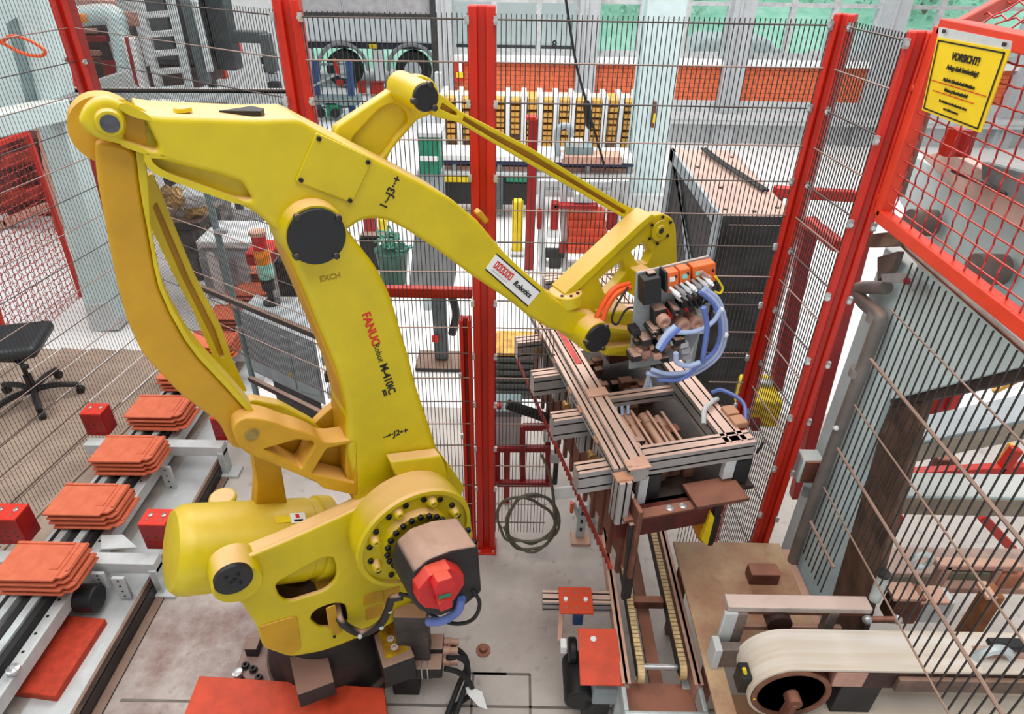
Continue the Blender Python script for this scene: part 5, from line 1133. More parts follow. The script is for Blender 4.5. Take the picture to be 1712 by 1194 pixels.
bar(T, 'rack_upright', (333, 44), (350, 130), 8.5, .05, RED); p_ = PY(352, 130, 8.52); b = MB(); b.bb(p_.x - .04, p_.x + .04, 8.5, 8.58, 0, p_.z); b.build('rack_leg', DKS, T)
for k, (x0, y0, x1, y1, mt_) in enumerate(((340, 40, 362, 56, RED), (345, 96, 374, 132, RED), (342, 60, 352, 76, WHITE), (358, 84, 366, 104, WHITE), (380, 34, 388, 48, RED), (391, 66, 398, 88, RED), (352, 72, 372, 92, LGREY))): part(T, 'rack_piece', x0, y0, x1, y1, 8.5 + .03 * k, .1, mt_)
T = thing('slate_stand', 'dark slate column with crossbar left of the red post', 'stand', PY(385, 118, 8))
bar(T, 'stand_post', (362, -10), (386, 116), 8.0, .11, mat('slate_dark', (58, 66, 70), .5, vary=.2)); bar(T, 'stand_arm', (380, 60), (446, 62), 8.0, .06, mat('slate_arm', (74, 82, 86), .5)); bar(T, 'stand_arm_end', (442, 56), (456, 120), 7.95, .06, bpy.data.materials['slate_arm'])
for k in range(4): part(T, 'stand_fitting', 436 + 4 * k, 96 + 14 * k, 452 + 5 * k, 108 + 14 * k, 7.9, .1, (BLK, DKS, GREY, BLK)[k])
T = thing('handrail', 'long grey rail running behind the robot elbow', 'rail', PY(300, 160, 6.9))
bar(T, 'rail_tube', (92, 157), (490, 160), 6.9, .06, GALV); bar(T, 'rail_edge', (92, 151), (490, 153), 6.86, .02, DKS); part(T, 'skirting', 300, 164, 380, 178, 6.95, .05, MGREY)
for x in (150, 330, 470): p_ = PY(x, 160, 6.95); b = MB(); b.cyl((p_.x, p_.y, 0), p_, .03, n=10); b.build('rail_post', GALV, T)
T = thing('white_drum', 'round white rimmed drum with brown inside just above the upper arm', 'drum', PY(262, 172, 6))
c = PY(262, 176, 6.5); b = MB(); b.lathe(c - ZU * .25, ZU, [(0, .24), (.25, .26), (.26, .24), (.2, .22), (.19, .0)], 28); b.build('drum_shell', WHITE, T); b = MB(); b.cyl((c.x, c.y, 0), (c.x, c.y, c.z - .24), .12, n=16); b.build('drum_stand', DKS, T); b = MB(); b.cyl(c - ZU * .04, c - ZU * .03, .2, n=24); b.build('drum_filling', GOLD, T)
T = thing('floor_plates', 'pinkish floor sheet beyond the grey rail', 'sheet', PZ(400, 130, .0)); b = MB(); b.prism([PZ(x, y, .02) for x, y in ((310, 152), (400, 116), (500, 120), (500, 156))], (0, 0, -.02)); b.build('sheet', PINKM, T)

# between the links: drum, grey table, crate
T = thing('silver_bag_pile', 'crumpled silver and gold foil sacks seen between the yellow links', 'sacks', PZ(330, 370, .5))
random.seed(21)
for k in range(9):
    x, y = 292 + 12 * (k % 4) + random.uniform(-4, 4), 328 + 22 * (k // 3) + random.uniform(-5, 5); p = PY(x, y, 5.6 + .05 * k); b = MB(); b.sph(p, random.uniform(.1, .17), 10, 7, (1, .8, random.uniform(.5, .8)))
    for i, q in enumerate(b.v): b.v[i] = q + V((random.gauss(0, .012), random.gauss(0, .012), random.gauss(0, .015)))
    b.build('foil_sack', [GOLD, STEEL, LGREY][k % 3], T)
part(T, 'sack_pallet', 270, 372, 335, 384, 5.6, .5, DKS); part(T, 'sack_stand', 282, 384, 330, 470, 5.7, .4, mat('sack_stand', (84, 80, 78), .6, vary=.5, scale=8), .02)
T = thing('grey_table', 'pale grey steel table behind the thin grey pole', 'table', PY(420, 470, 5.1))
part(T, 'table_top', 328, 405, 470, 416, 5.2, .5, LGREY); part(T, 'table_apron', 332, 416, 470, 432, 5.24, .04, GREY); 
bar(T, 'table_leg', (352, 420), (372, 500), 5.25, .035, LGREY); bar(T, 'table_leg', (462, 420), (466, 500), 5.25, .035, LGREY); part(T, 'table_shelf', 340, 432, 400, 500, 5.5, .3, MGREY)
T = thing('grey_drum', 'big grey cylinder lying behind the pale grey table', 'drum', PY(405, 390, 6))
p0 = PY(385, 382, 7.6); b = MB(); b.lathe(p0, V((1, -.25, .05)), [(0, .2), (.02, .24), (.5, .24), (.52, .2)], 24); b.build('drum_body', mat('drum_grey', (140, 138, 138), .6, vary=.2), T); b = MB(); b.lathe(p0 - V((.02, 0, 0)), V((1, -.25, .05)), [(0, .25), (.04, .25)], 24); b.build('drum_hoop', BROWN, T)
part(T, 'drum_stand', 335, 345, 372, 402, 6.3, .3, mat('stand_grey', (120, 118, 118), .7, vary=.4, scale=9))
T, E = bx('dark_box', 'black box behind the signal lamp', 'box', 462, 440, 500, 498, 5.0, .4, BLK); part(T, 'wire_handle', 488, 448, 491, 478, 4.96, .02, LGREY)
T, E = bx('red_crate', 'small dark red crate behind the signal lamp', 'crate', 410, 427, 450, 446, 4.85, .25, REDD); part(T, 'crate_rim', 409, 424, 451, 428, 4.83, .29, RED)

# ================================================================== BEYOND THE FENCE: MIDDLE AND RIGHT OF THE HALL
T = thing('hall_column', 'blue grey steel column standing in the hall behind the fence', 'column', PY(1088, 350, 8.0))
YC = PZ(1090, 352, 0).y
b = MB(); q0, q1 = PY(1062, 200, YC), PY(1122, 200, YC); b.bb(q0.x, q1.x, YC, YC + .06, 0, 4.2); b.bb(q0.x, q1.x, YC + .34, YC + .4, 0, 4.2); b.bb((q0.x + q1.x) / 2 - .03, (q0.x + q1.x) / 2 + .03, YC + .06, YC + .34, 0, 4.2); b.build('column_profile', BLUG, T, bev=.006)
b = MB(); b.bb(q0.x - .08, q1.x + .08, YC - .1, YC + .5, 0, .25); b.build('column_foot', LGREY, T, bev=.01)
pp = part(T, 'column_fitting', 1091, 170, 1096, 214, YC - .05, .05, BROWN); part(T, 'fitting_tape', 1092, 190, 1096, 206, YC - .06, .02, YELB)

T = thing('oven_cabinet', 'tall dark cabinet with dusty pink top right of the blue grey column', 'cabinet', (1.61, 4.9, 0))
OV = mat('oven_black', (48, 50, 52), .55, .1, vary=.35, scale=5, dust=.9, dcol=(206, 172, 158))
b = MB(); b.bb(1.36, 1.86, 4.14, 5.72, 0, 1.67); ob = b.build('cabinet_body', OV, T, bev=.008)
b = MB(); b.bb(1.335, 1.36, 4.1, 4.22, 0, 1.69); b.build('corner_angle', GREY, T, bev=.003); b = MB(); b.bb(1.335, 1.36, 4.2, 5.72, 1.58, 1.68); b.build('side_rail', GREY, T, bev=.003); b = MB(); b.bb(1.335, 1.36, 5.6, 5.72, 0, 1.68); b.build('corner_angle', GREY, T, bev=.003)
b = MB(); b.prism([(1.34, 5.6, 1.58), (1.34, 5.45, 1.58), (1.34, 4.22, .75), (1.34, 4.22, .95)], (.02, 0, 0)); b.build('diagonal_brace', GREY, T, bev=.003)
b = MB(); b.tube([V((1.58, 5.65, 1.7)), V((1.62, 5.3, 1.7)), V((1.7, 4.9, 1.7)), V((1.78, 4.6, 1.69))], .012, 6); b.build('top_hose', BLK, T); b = MB(); b.tube([V((1.61, 5.65, 1.7)), V((1.65, 5.3, 1.7)), V((1.73, 4.9, 1.7)), V((1.81, 4.6, 1.69))], .012, 6); b.build('top_hose', BLK, T)
for k in range(3):
    b = MB(); z0_ = .15 + .5 * k; b.bb(1.42, 1.82, 4.125, 4.14, z0_, z0_ + .46); b.build('access_panel', OV, T, bev=.004)
for (x_, y_) in ((1.42, 4.25), (1.6, 4.22), (1.78, 4.3), (1.5, 4.7), (1.45, 5.2), (1.8, 5.5)): b = MB(); b.lathe((x_, y_, 1.67), ZU, [(0, .016), (.01, .016), (.012, .008)], 8); b.build('top_bolt', DKS, T)
T = thing('floor_guard', 'low red guard frame on the floor between the two right posts', 'frame', PY(1350, 560, 3.4))
bar(T, 'guard_post', (1357, 365), (1296, 650), 3.3, .035, REDD); bar(T, 'guard_rail', (1352, 372), (1404, 412), 3.3, .028, RED, Y2=2.9); bar(T, 'guard_post', (1446, 380), (1330, 830), 2.75, .03, REDD)
T = thing('red_barrier_beam', 'red barrier beam on the pale floor behind the right posts', 'beam', PY(1362, 326, 4.9))
bar(T, 'beam', (1294, 320), (1430, 328), 4.95, .04, RED); bar(T, 'beam_post', (1300, 326), (1300, 352), 4.95, .03, REDD)
T, E = bx('yellow_box', 'yellow painted block at the foot of the corner post', 'block', 1252, 672, 1306, 716, 3.1, .3, YELB); part(T, 'yellow_upright', 1256, 640, 1290, 674, 3.25, .05, LGREY); part(T, 'red_knob', 1258, 705, 1272, 722, 3.06, .05, REDD)

# rack of drying frames
YR = 9.4
T = thing('drying_rack', 'wide rack of white drying frames with orange wooden slats behind the middle post', 'rack', PY(900, 292, YR))
random.seed(9); slm = None
def slat(x0, x1, y, z, h):
    global slm
    if slm is None:
        b = MB(); b.bb(-.5, .5, 0, 1, -.5, .5); slm = bpy.data.meshes.new('slat'); slm.from_pydata(b.v, [], b.f); slm.materials.append(OCHRE); slm.update()
    inst(slm, 'slat', T, Matrix.Translation(((x0 + x1) / 2, y, z)) @ Matrix.Diagonal((x1 - x0, .5, h, 1)))
xa, xb = PY(742, 220, YR).x, PY(1062, 220, YR).x; zA, zB = PY(900, 266, YR).z, PY(900, 160, YR).z
ncol = 12; pit = (xb - xa) / ncol
for c in range(ncol + 1):
    b = MB(); b.bb(xa + c * pit - .035, xa + c * pit + .035, YR - .02, YR + .55, zA, zB); b.build('white_upright', WHITE, T, bev=.006)
for c in range(ncol):
    for r in range(9):
        z_ = zA + .12 + r * (zB - zA - .12) / 9 + random.uniform(-.01, .01)
        if r < 3 and random.random() < .2: continue
        slat(xa + c * pit + .05, xa + (c + 1) * pit - .05, YR + random.uniform(-.01, .02), z_, .05)
b = MB(); b.bb(xa - .05, xb + .05, YR + .2, YR + .52, zA, zB - .05); b.build('rack_filling', mat('beige_boards', (222, 206, 192), .8, vary=.15, scale=12), T)
b = MB(); b.bb(xa - .1, xb + .1, YR - .08, YR + .6, zA - .12, zA); b.build('rack_base_beam', WHITE, T, bev=.01)
for c in range(5): b = MB(); xx = xa + c * (xb - xa) / 4; b.bb(xx - .05, xx + .05, YR, YR + .5, 0, zA - .12); b.build('rack_leg', LGREY, T, bev=.01)
# roller track in front of it
YK = 8.4
T = thing('roller_track', 'white roller track with navy, yellow and green edging before the drying rack', 'conveyor', PY(850, 340, YK))
part(T, 'white_rail', 735, 262, 1060, 271, YK, .5, WHITE); part(T, 'navy_rail', 735, 272, 1060, 277, YK + .02, .4, mat('navy', (40, 50, 90), .5)); part(T, 'dusty_deck', 735, 279, 1060, 291, YK + .1, .4, PINKM); part(T, 'lower_rail', 735, 290, 1060, 296, YK, .3, LGREY)
part(T, 'yellow_edge', 742, 297, 795, 305, YK - .02, .3, YELB); part(T, 'green_edge', 846, 297, 884, 305, YK - .02, .3, GRN); part(T, 'black_skirt', 735, 306, 884, 342, YK, .3, BLK)
for x in (760, 835, 905, 980, 1050): part(T, 'track_leg', x - 4, 270, x + 4, 360, YK + .05, .1, GREY)
part(T, 'slate_leg', 828, 298, 841, 352, YK - .05, .1, mat('slate2', (84, 92, 98), .5))
# tile press machine with hanging red plates
YP = 6.7
T = thing('plate_feeder', 'white framed machine with stacked terracotta red plates beyond the fence', 'machine', PY(975, 450, YP))
for x in (905, 942, 1030, 1046): bar(T, 'frame_upright', (x, 300), (x + (2 if x < 980 else -2), 452), YP, .035, LGREY)
for y in (306, 322, 440): bar(T, 'frame_crossbar', (900, y), (1050, y + 2), YP + .03, .035, LGREY)
for k in range(5):
    part(T, 'red_plate', 948 + k * .5, 356 + 14 * k, 1012 + k, 369 + 14 * k, YP - .1 - .03 * k, .2, mat('plate_terracotta', (206, 74, 46), .7, vary=.1) if k == 0 else bpy.data.materials['plate_terracotta'], .006)
for (x0, y0, x1, y1) in ((921, 340, 934, 384), (1016, 352, 1032, 386), (926, 343, 1000, 350), (898, 354, 906, 384), (935, 410, 948, 424)): part(T, 'red_clamp', x0, y0, x1, y1, YP - .15, .1, REDD)
for (x0, y0, x1, y1, m_) in ((914, 384, 934, 398, WHITE), (912, 420, 944, 432, BLK), (918, 430, 938, 450, DKS), (976, 440, 992, 448, BLK), (1018, 395, 1040, 425, LGREY), (960, 325, 990, 340, LGREY)): part(T, 'actuator', x0, y0, x1, y1, YP - .12, .1, m_)
T = thing('red_fence_post_far', 'thin red post standing beyond the fence right of the middle post', 'fence post', PY(885, 452, YF_(885, 452))); T.name = 'red_guard_post'; ORG['red_guard_post'] = PY(885, 452, YF_(885, 452))
part(T, 'post_tube', 881, 199, 895, 452, YF_(885, 452), .1, REDD, .01); part(T, 'post_cap', 880, 196, 896, 202, YF_(885, 452) - .01, .12, RED, .004)
T = thing('yellow_bollard', 'yellow guard post standing right of the middle red post', 'bollard', PZ(864, 427, 0)); part(T, 'bollard_tube', 856, 336, 874, 426, YF_(864, 427), .12, YELB, .03); part(T, 'bollard_foot', 853, 424, 877, 428, YF_(864, 428) - .04, .2, LGREY)
T = thing('yellow_bollard', 'short yellow guard post seen under the arch of the upper arm', 'bollard', PZ(638, 396, 0)); part(T, 'bollard_tube', 632, 366, 646, 396, YF_(638, 396), .1, YELB, .03); part(T, 'bollard_foot', 630, 393, 648, 397, YF_(638, 396) - .04, .16, BLK)
T = thing('red_cabinet', 'dark red box seen under the arch of the upper arm', 'box', PZ(615, 394, 0)); part(T, 'body', 608, 366, 626, 394, YF_(615, 394), .2, REDD); part(T, 'lid', 607, 362, 627, 367, YF_(615, 394) - .02, .24, RED)
T = thing('waste_bin', 'green waste bin with crumpled green netting behind the lower arm', 'bin', PY(655, 486, 5.2))
YG = YF_(655, 486); p0, p1 = PY(636, 430, YG), PY(670, 482, YG); b = MB(); c = V(((p0.x + p1.x) / 2, YG + .15, max(p1.z, 0))); b.lathe(c, ZU, [(0, .13), (p0.z - c.z, .17), (p0.z - c.z + .02, .19), (p0.z - c.z + .02, .16)], 20); b.build('bin_shell', mat('dark_green', (44, 84, 72), .5, vary=.2), T)
random.seed(4); b = MB()
for k in range(26): q = V((c.x + random.gauss(0, .08), c.y + random.gauss(0, .07), p0.z + .05 + abs(random.gauss(0, .07)))); b.tube([q, q + V((random.gauss(0, .06), random.gauss(0, .05), random.gauss(0, .05))), q + V((random.gauss(0, .08), random.gauss(0, .05), random.gauss(0, .06)))], .009, 5)
b.build('green_netting', mat('netting_green', (90, 160, 140), .6, vary=.3), T, kind='stuff')
T, E = bx('black_screen', 'black panel standing left of the green waste bin', 'panel', 604, 398, 632, 452, YF_(618, 452), .1, BLK); part(T, 'screen_edge', 602, 394, 665, 399, YF_(618, 452) - .02, .12, DKS)
# slanted console on a stand
T = thing('console_stand', 'dark console on a slim grey stand with flat foot left of the middle post', 'stand', PZ(738, 612, 0))
c = PZ(738, 612, 0); b = MB(); b.bb(c.x - .22, c.x + .2, c.y - .1, c.y + .2, 0, .04); b.build('foot_plate', DKS, T, bev=.015)
b = MB(); b.bb(c.x - .06, c.x + .06, c.y + .02, c.y + .12, .04, .75); b.build('stand_column', mat('slate3', (86, 96, 102), .45, vary=.15), T, bev=.02)
b = MB(); b.tube([c + V((.1, .05, .3)), c + V((.14, .05, .5)), c + V((.1, .05, .72))], .035, 8); b.build('side_cable', BLK, T)
b = MB(); b.box(c + V((-.02, .06, .98)), (.36, .12, .5), (V((.98, .1, -.15)), V((-.1, .99, 0)), V((.15, 0, .98)))); b.build('console_head', mat('console_grey', (150, 158, 162), .4, vary=.1), T, bev=.02)
b = MB(); b.box(c + V((-.04, .0, .28)), (.06, .02, .06)); b.build('red_tag', INKR, T); b = MB(); b.box(c + V((-.09, .0, .62)), (.07, .04, .12)); b.build('pale_holder', BLUG, T, bev=.01)
# blue rack, tarpaulin bits, post behind elbow
YT1 = YF_(562, 191); YT2 = YF_(560, 199)
T = thing('blue_trolley', 'blue wheeled rack with ladder sides in front of the lorry', 'rack', PZ(562, 190, 0))
for x in (529, 586): bar(T, 'rack_upright', (x - 3, 100), (x + 4, 190), YT1, .06, BLUE)
for k in range(5): bar(T, 'rack_rung', (529, 108 + 18 * k), (588, 106 + 18 * k), YT1, .02, GREY)
bar(T, 'rack_brace', (515, 148), (575, 118), YT1 - .08, .02, LGREY); bar(T, 'red_strap', (558, 98), (566, 124), YT1 - .08, .03, RED); part(T, 'red_hook', 563, 134, 573, 144, YT1 - .08, .06, RED)
T = thing('blue_trolley_low', 'low blue box truck between the elbow crank and the red post', 'trolley', PZ(560, 199, 0)); T.name = 'low_trolley'; ORG['low_trolley'] = PZ(560, 199, 0)
part(T, 'trolley_bed', 520, 166, 598, 176, YT2, .5, BLUD); part(T, 'trolley_box', 545, 172, 565, 196, YT2, .4, GRN)
for x in (536, 560): p = PY(x, 190, YT2 - .05); b = MB(); b.cyl(p, p + V((0, .08, 0)), .09, n=18); b.build('trolley_wheel', RUB, T)
for k, (x0, y0, x1, y1) in enumerate(((598, 140, 610, 156), (618, 140, 640, 158), (552, 166, 562, 184))): T, E = bx('red_box', 'small red box left of the elbow crank, %s' % ('leftmost of two beside each other', 'rightmost of two beside each other', 'lowest, near the blue trolley')[k], 'box', x0, y0, x1, y1, YF_(x0, y1), .2, RED); part(T, 'lid', x0 - 1, y0 - 2, x1 + 1, y0 + 1, YF_(x0, y1) - .02, .24, REDD)
T = thing('green_cabinet', 'green cabinet with pale top behind the crank of the robot', 'cabinet', PY(718, 300, 7.6)); part(T, 'cabinet_body', 700, 228, 735, 292, 7.6, .4, GRN); part(T, 'cabinet_top', 697, 222, 738, 230, 7.58, .44, LGREY); part(T, 'cabinet_stripe', 702, 262, 733, 270, 7.58, .03, WHITE)
T = thing('grey_upright', 'grey steel upright with red fittings left of the middle post', 'post', PZ(736, 300, 0)); bar(T, 'upright', (733, 120), (735, 300), YF_(735, 300), .05, GALV); part(T, 'red_fitting', 740, 218, 748, 230, YF_(735, 300) - .05, .06, REDD); part(T, 'red_fitting', 738, 234, 744, 256, YF_(735, 300) - .05, .06, REDD)
p_ = PY(718, 290, 7.62); b = MB(); b.bb(p_.x - .15, p_.x + .15, 7.65, 7.9, 0, p_.z + .02); b.build('cabinet_stand', GREY, [q for q in bpy.data.objects if q.name == 'green_cabinet'][0], bev=.01)
T = thing('fire_extinguisher_sign', 'red sign with white and yellow mark by the pier', 'sign', PY(768, 122, 12.2)); T.name = 'red_wall_sign'; ORG['red_wall_sign'] = PY(768, 122, 12.2)
part(T, 'sign_board', 760, 104, 777, 136, 12.3, .03, RED, .004); part(T, 'white_mark', 766, 106, 772, 120, 12.28, .02, WHITE, .004); part(T, 'yellow_mark', 763, 121, 774, 130, 12.28, .02, YELB, .004)
b = MB(); b.tube([PY(943, -20, 6.0), PY(962, 100, 6.0), PY(980, 170, 6.0), PY(1000, 240, 6.0), PY(1012, 284, 6.0)], .011, 8); hc = tag(b.build('hanging_cable', RUB), 'thin black cable hanging down from above in front of the windows', 'cable')
b = MB(); b.lathe(PY(980, 168, 5.98), (PY(984, 200, 5.98) - PY(980, 168, 5.98)), [(0, .02), (.03, .035), (.2, .035), (.24, .02)], 12); b.build('cable_plug', BLK, hc)
T = thing('black_arch_hose', 'grey arched hose bracket before the drying rack', 'hose', PY(945, 262, 8.2)); b = MB(); b.tube([PY(933, 260, 8.2), PY(931, 225, 8.2), PY(938, 212, 8.2), PY(950, 212, 8.2), PY(956, 228, 8.2)], .04, 10); b.build('hose', GREY, T); part(T, 'hose_foot', 925, 258, 942, 266, 8.18, .1, WHITE)
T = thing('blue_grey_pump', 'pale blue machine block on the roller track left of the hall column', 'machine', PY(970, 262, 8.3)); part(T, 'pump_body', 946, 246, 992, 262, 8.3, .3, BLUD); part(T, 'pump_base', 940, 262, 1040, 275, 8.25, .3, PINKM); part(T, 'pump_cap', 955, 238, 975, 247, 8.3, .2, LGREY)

# things on the floor just behind the fence, right of the middle post
T = thing('louvred_cabinet', 'grey louvred cabinet on the floor behind the fence right of the middle post', 'cabinet', PY(872, 660, 3.6))
part(T, 'cabinet_body', 824, 596, 925, 668, 3.62, .3, mat('louvre_grey', (150, 156, 160), .5), .006)
for k in range(6): part(T, 'louvre', 828, 600 + 11 * k, 915, 606 + 11 * k, 3.59, .03, mat('louvre_dark', (104, 112, 112), .5) if k == 0 else bpy.data.materials['louvre_dark'], .004)
part(T, 'yellow_strip', 828, 592, 925, 597, 3.6, .3, OCHRE)
T = thing('junction_box', 'pale blue grey junction box on a brown frame behind the fence', 'box', PY(848, 790, 3.1)); part(T, 'box_body', 826, 692, 871, 746, 3.1, .15, BLUG, .01); part(T, 'box_lid', 824, 688, 873, 698, 3.08, .18, BLUD, .006); part(T, 'red_bolt', 830, 680, 838, 692, 3.1, .05, RED); p_ = PY(848, 746, 3.18); b = MB(); b.bb(p_.x - .02, p_.x + .02, 3.15, 3.19, 0, p_.z + .01); b.build('box_post', REDD, T)
T = thing('low_trestle', 'low red brown angle iron frame behind the fence, under the junction box', 'frame', PY(870, 812, 3.0))
for (a_, c_) in (((824, 750), (920, 750)), ((824, 808), (920, 808)), ((874, 714), (920, 714))): bar(T, 'frame_bar', a_, c_, 3.0, .018, REDD)
for x in (832, 874, 916): bar(T, 'frame_leg', (x, 712 if x > 840 else 750), (x, 808), 3.02, .016, REDD)
b = MB(); b.tube([PY(x, y, 3.0) for x, y in ((848, 676), (870, 684), (900, 694), (925, 706), (935, 730))], .03, 12); tag(b.build('corrugated_hose', RUB), 'thick black hose running behind the fence towards the gripper', 'hose')
T = thing('sensor_stand', 'galvanised sensor bracket with white reflector plate on the floor under the gripper', 'stand', PZ(970, 905, 0))
c = PZ(970, 903, 0)
b = MB(); b.bb(c.x - .06, c.x + .06, c.y - .05, c.y + .05, 0, .02); b.build('foot_plate', PINKM, T, bev=.003); b = MB(); b.bb(c.x - .03, c.x + .025, c.y - .0, c.y + .03, .02, .3); sp_ = b.build('upright', GALV, T, bev=.003)
for k in range(3): b = MB(); b.bb(c.x - .01, c.x + .005, c.y - .002, c.y, .08 + .07 * k, .11 + .07 * k); b.build('slot', BLK, sp_)
b = MB(); q = PY(947, 823, c.y - .05); b.box(q, (.15, .02, .075), (V((.98, 0, .2)), V((0, .95, -.3)), V((-.2, .3, .95)))); b.build('reflector_plate', WHITE, T, bev=.008)
b = MB(); b.beam(PY(958, 838, c.y), PY(966, 862, c.y), .03, .02); b.build('bracket_arm', GALV, T); b = MB(); q = PY(956, 848, c.y - .03); b.box(q, (.02, .03, .08)); b.build('orange_sensor', OCAB, T, bev=.004)
T = thing('white_sensor', 'small white sensor head on a post behind the cable coil', 'sensor', PY(928, 800, 2.95)); part(T, 'sensor_head', 908, 724, 934, 740, 2.95, .06, WHITE); part(T, 'sensor_post', 926, 745, 934, 812, 2.97, .04, DKS); part(T, 'sensor_clip', 920, 760, 936, 776, 2.96, .05, LGREY)
random.seed(8); b = MB(); pts = []
cc = PZ(884, 880, .0)
for k in range(46):
    t_ = 2 * math.pi * k / 13; r_ = .17 + .03 * math.sin(k * .7) + random.uniform(-.015, .015)
    q = PY(884 + 46 * math.cos(t_) * (r_ / .17), 872 + 42 * math.sin(t_) * (r_ / .17), 2.71 - .03 * math.sin(t_) + random.uniform(-.01, .01)); q.z = max(q.z, .015); pts.append(q)
b.tube(pts, .009, 6); b.tube([pts[0], PY(925, 830, 2.7), PY(918, 790, 2.72), PY(905, 760, 2.73)], .009, 6); tag(b.build('cable_coil', mat('olive_cable', (96, 92, 76), .5, vary=.15)), 'coil of olive grey cable leaning on the fence foot', 'cable')
# ================================================================== RIGHT FOREGROUND
def poly(T, name, pts, X, th, mt_, bev=.004, f=PX, vec=None):
    b = MB(); b.prism([f(x, y, X) for x, y in pts], vec if vec is not None else (th, 0, 0)); return b.build(name, mt_, T, bev=bev)
XE = 1.45
T = thing('machine_enclosure', 'pale blue grey steel column and skirt panel behind the thick dark wires', 'enclosure', (XE, 2.2, 0))
b = MB(); b.bb(XE, XE + .16, 2.06, 2.4, 0, 2.2); b.build('column', BLUG, T, bev=.006)
poly(T, 'skirt_panel', [(1533, 437), (1736, 605), (1487, 668), (1508, 600)], XE + .0, .02, BLUG)
poly(T, 'top_rail', [(1486, 392), (1500, 392), (1770, 622), (1770, 640), (1530, 440)], XE - .06, .08, mat('dusty_white_rail', (206, 202, 198), .6, vary=.15, dust=.6))
poly(T, 'rail_seam', [(1500, 408), (1506, 410), (1770, 636), (1770, 644)], XE - .065, .004, BROWN, .001)
BB = mat('brown_board', (92, 68, 54), .7, vary=.35, scale=9, spots=.3)
poly(T, 'brown_board', [(1487, 670), (1552, 652), (1440, 1060), (1372, 1060)], XE + .03, .03, BB); poly(T, 'dark_underside', [(1487, 668), (1552, 651), (1734, 606), (1760, 606), (1760, 624), (1556, 668), (1490, 680)], XE + .02, .03, mat('dark_brown_edge', (66, 52, 48), .7, vary=.2))
poly(T, 'rail_bracket', [(1440, 393), (1500, 386), (1512, 396), (1490, 412), (1448, 414)], XE - .1, .04, mat('tan_bracket', (146, 128, 112), .6, vary=.25)); poly(T, 'grey_cheek', [(1466, 430), (1500, 420), (1490, 450), (1466, 470)], XE - .05, .03, mat('brown_cheek', (120, 104, 96), .6))
poly(T, 'hook_plate', [(1472, 458), (1516, 456), (1532, 472), (1525, 488), (1514, 474), (1474, 472)], XE - .08, .012, MGREY, .003); q = PX(1517, 470, XE - .085); b = MB(); b.cyl(q, q + V((-.008, 0, 0)), .012, n=12); b.build('hook_bolt', REDD, T)
b = MB(); b.tube([PX(x, y, XE - .05) for x, y in ((1482, 481), (1455, 481), (1437, 482), (1433, 490), (1446, 508), (1466, 524), (1471, 534), (1466, 550), (1440, 622), (1405, 715), (1350, 865), (1310, 985))], .026, 14, True, 5); pi = b.build('conduit_pipe', mat('pipe_grey', (124, 116, 112), .5, .1, vary=.12, dust=.4), T)
for x, y in ((1466, 530), (1436, 622)): b = MB(); q = PX(x, y, XE - .05); b.lathe(q + V((0, 0, -.02)), ZU, [(0, .03), (.0, .036), (.035, .036), (.035, .03)], 14); b.build('pipe_clamp', mat('clamp_grey', (140, 132, 128), .5), pi)
for k, (x, y) in enumerate(((1398, 716),)): b = MB(); b.sph(PX(x, y, XE - .08), .012); b.build('pipe_screw', WHITE, pi)
T = thing('switch_box', 'small pale switch box with brown front beside the grey pipe', 'box', PY(1352, 830, 2.28)); part(T, 'box_body', 1338, 770, 1372, 808, 2.26, .08, BLUG, .006); part(T, 'brown_cover', 1344, 774, 1374, 808, 2.245, .014, BROWN, .002); b = MB(); q = PY(1352, 812, 2.3); b.cyl(q, q - ZU * .06, .02, n=12); b.build('cable_gland', GREY, T)
# beams of the lower structure seen between the wires
TAN = mat('tan_steel', (158, 146, 130), .6, vary=.12); PKS = mat('pink_beam', (216, 186, 174), .6, vary=.1, scale=6)
def ybeam(label, x0, ya, yb, x1, yc, yd, Y, dep, mt_top, low=None):
    """cross beam: far top edge ya, front top edge yb at picture column x0, same at x1"""
    f0, f1 = PY(x0, yb, Y), PY(x1, yd, Y)
    T = thing('cross_beam', label, 'beam', (f0 + f1) / 2)
    b = MB(); g0 = PY(x0, ya, Y + dep); g0 = V((f0.x, Y + dep, f0.z)); g1 = V((f1.x, Y + dep, f1.z))
    b.prism([f0, f1, g1, g0], (0, 0, -.11)); b.build('beam_body', mt_top, T, bev=.004)
    b = MB(); b.prism([f0 + V((0, -.006, -.015)), f1 + V((0, -.006, -.015)), f1 + V((0, -.006, -.12)), f0 + V((0, -.006, -.12))], (0, .006, 0)); b.build('beam_web', low or TAN, T, bev=.002)
    return T
ybeam('upper grey cross beam rising to the right behind the dark wires', 1512, 705, 745, 1760, 655, 692, 2.3, .16, GREY)
ybeam('pale blue cross beam in the middle behind the dark wires', 1500, 795, 828, 1760, 802, 833, 2.25, .16, BLUG)
ybeam('pinkish lower cross beam behind the dark wires', 1445, 910, 958, 1760, 915, 962, 2.05, .16, PKS)
T = thing('red_inner_frame', 'red framework deep inside the machine behind the dark wires', 'frame', PY(1600, 880, 2.7))
for (a_, c_) in (((1522, 792), (1712, 782)), ((1640, 862), (1690, 915)), ((1500, 858), (1480, 905)), ((1700, 750), (1670, 790))): bar(T, 'red_bar', a_, c_, 2.6, .025, RED)
part(T, 'red_plate', 1566, 662, 1590, 700, 2.6, .05, REDD); part(T, 'red_plate', 1588, 660, 1606, 690, 2.58, .05, RED); part(T, 'brown_plate', 1565, 770, 1600, 795, 2.7, .05, BROWN)
bar(T, 'ochre_bar', (1660, 655), (1700, 635), 2.7, .012, OCHRE); bar(T, 'ochre_bar', (1668, 780), (1692, 742), 2.7, .014, OCHRE)
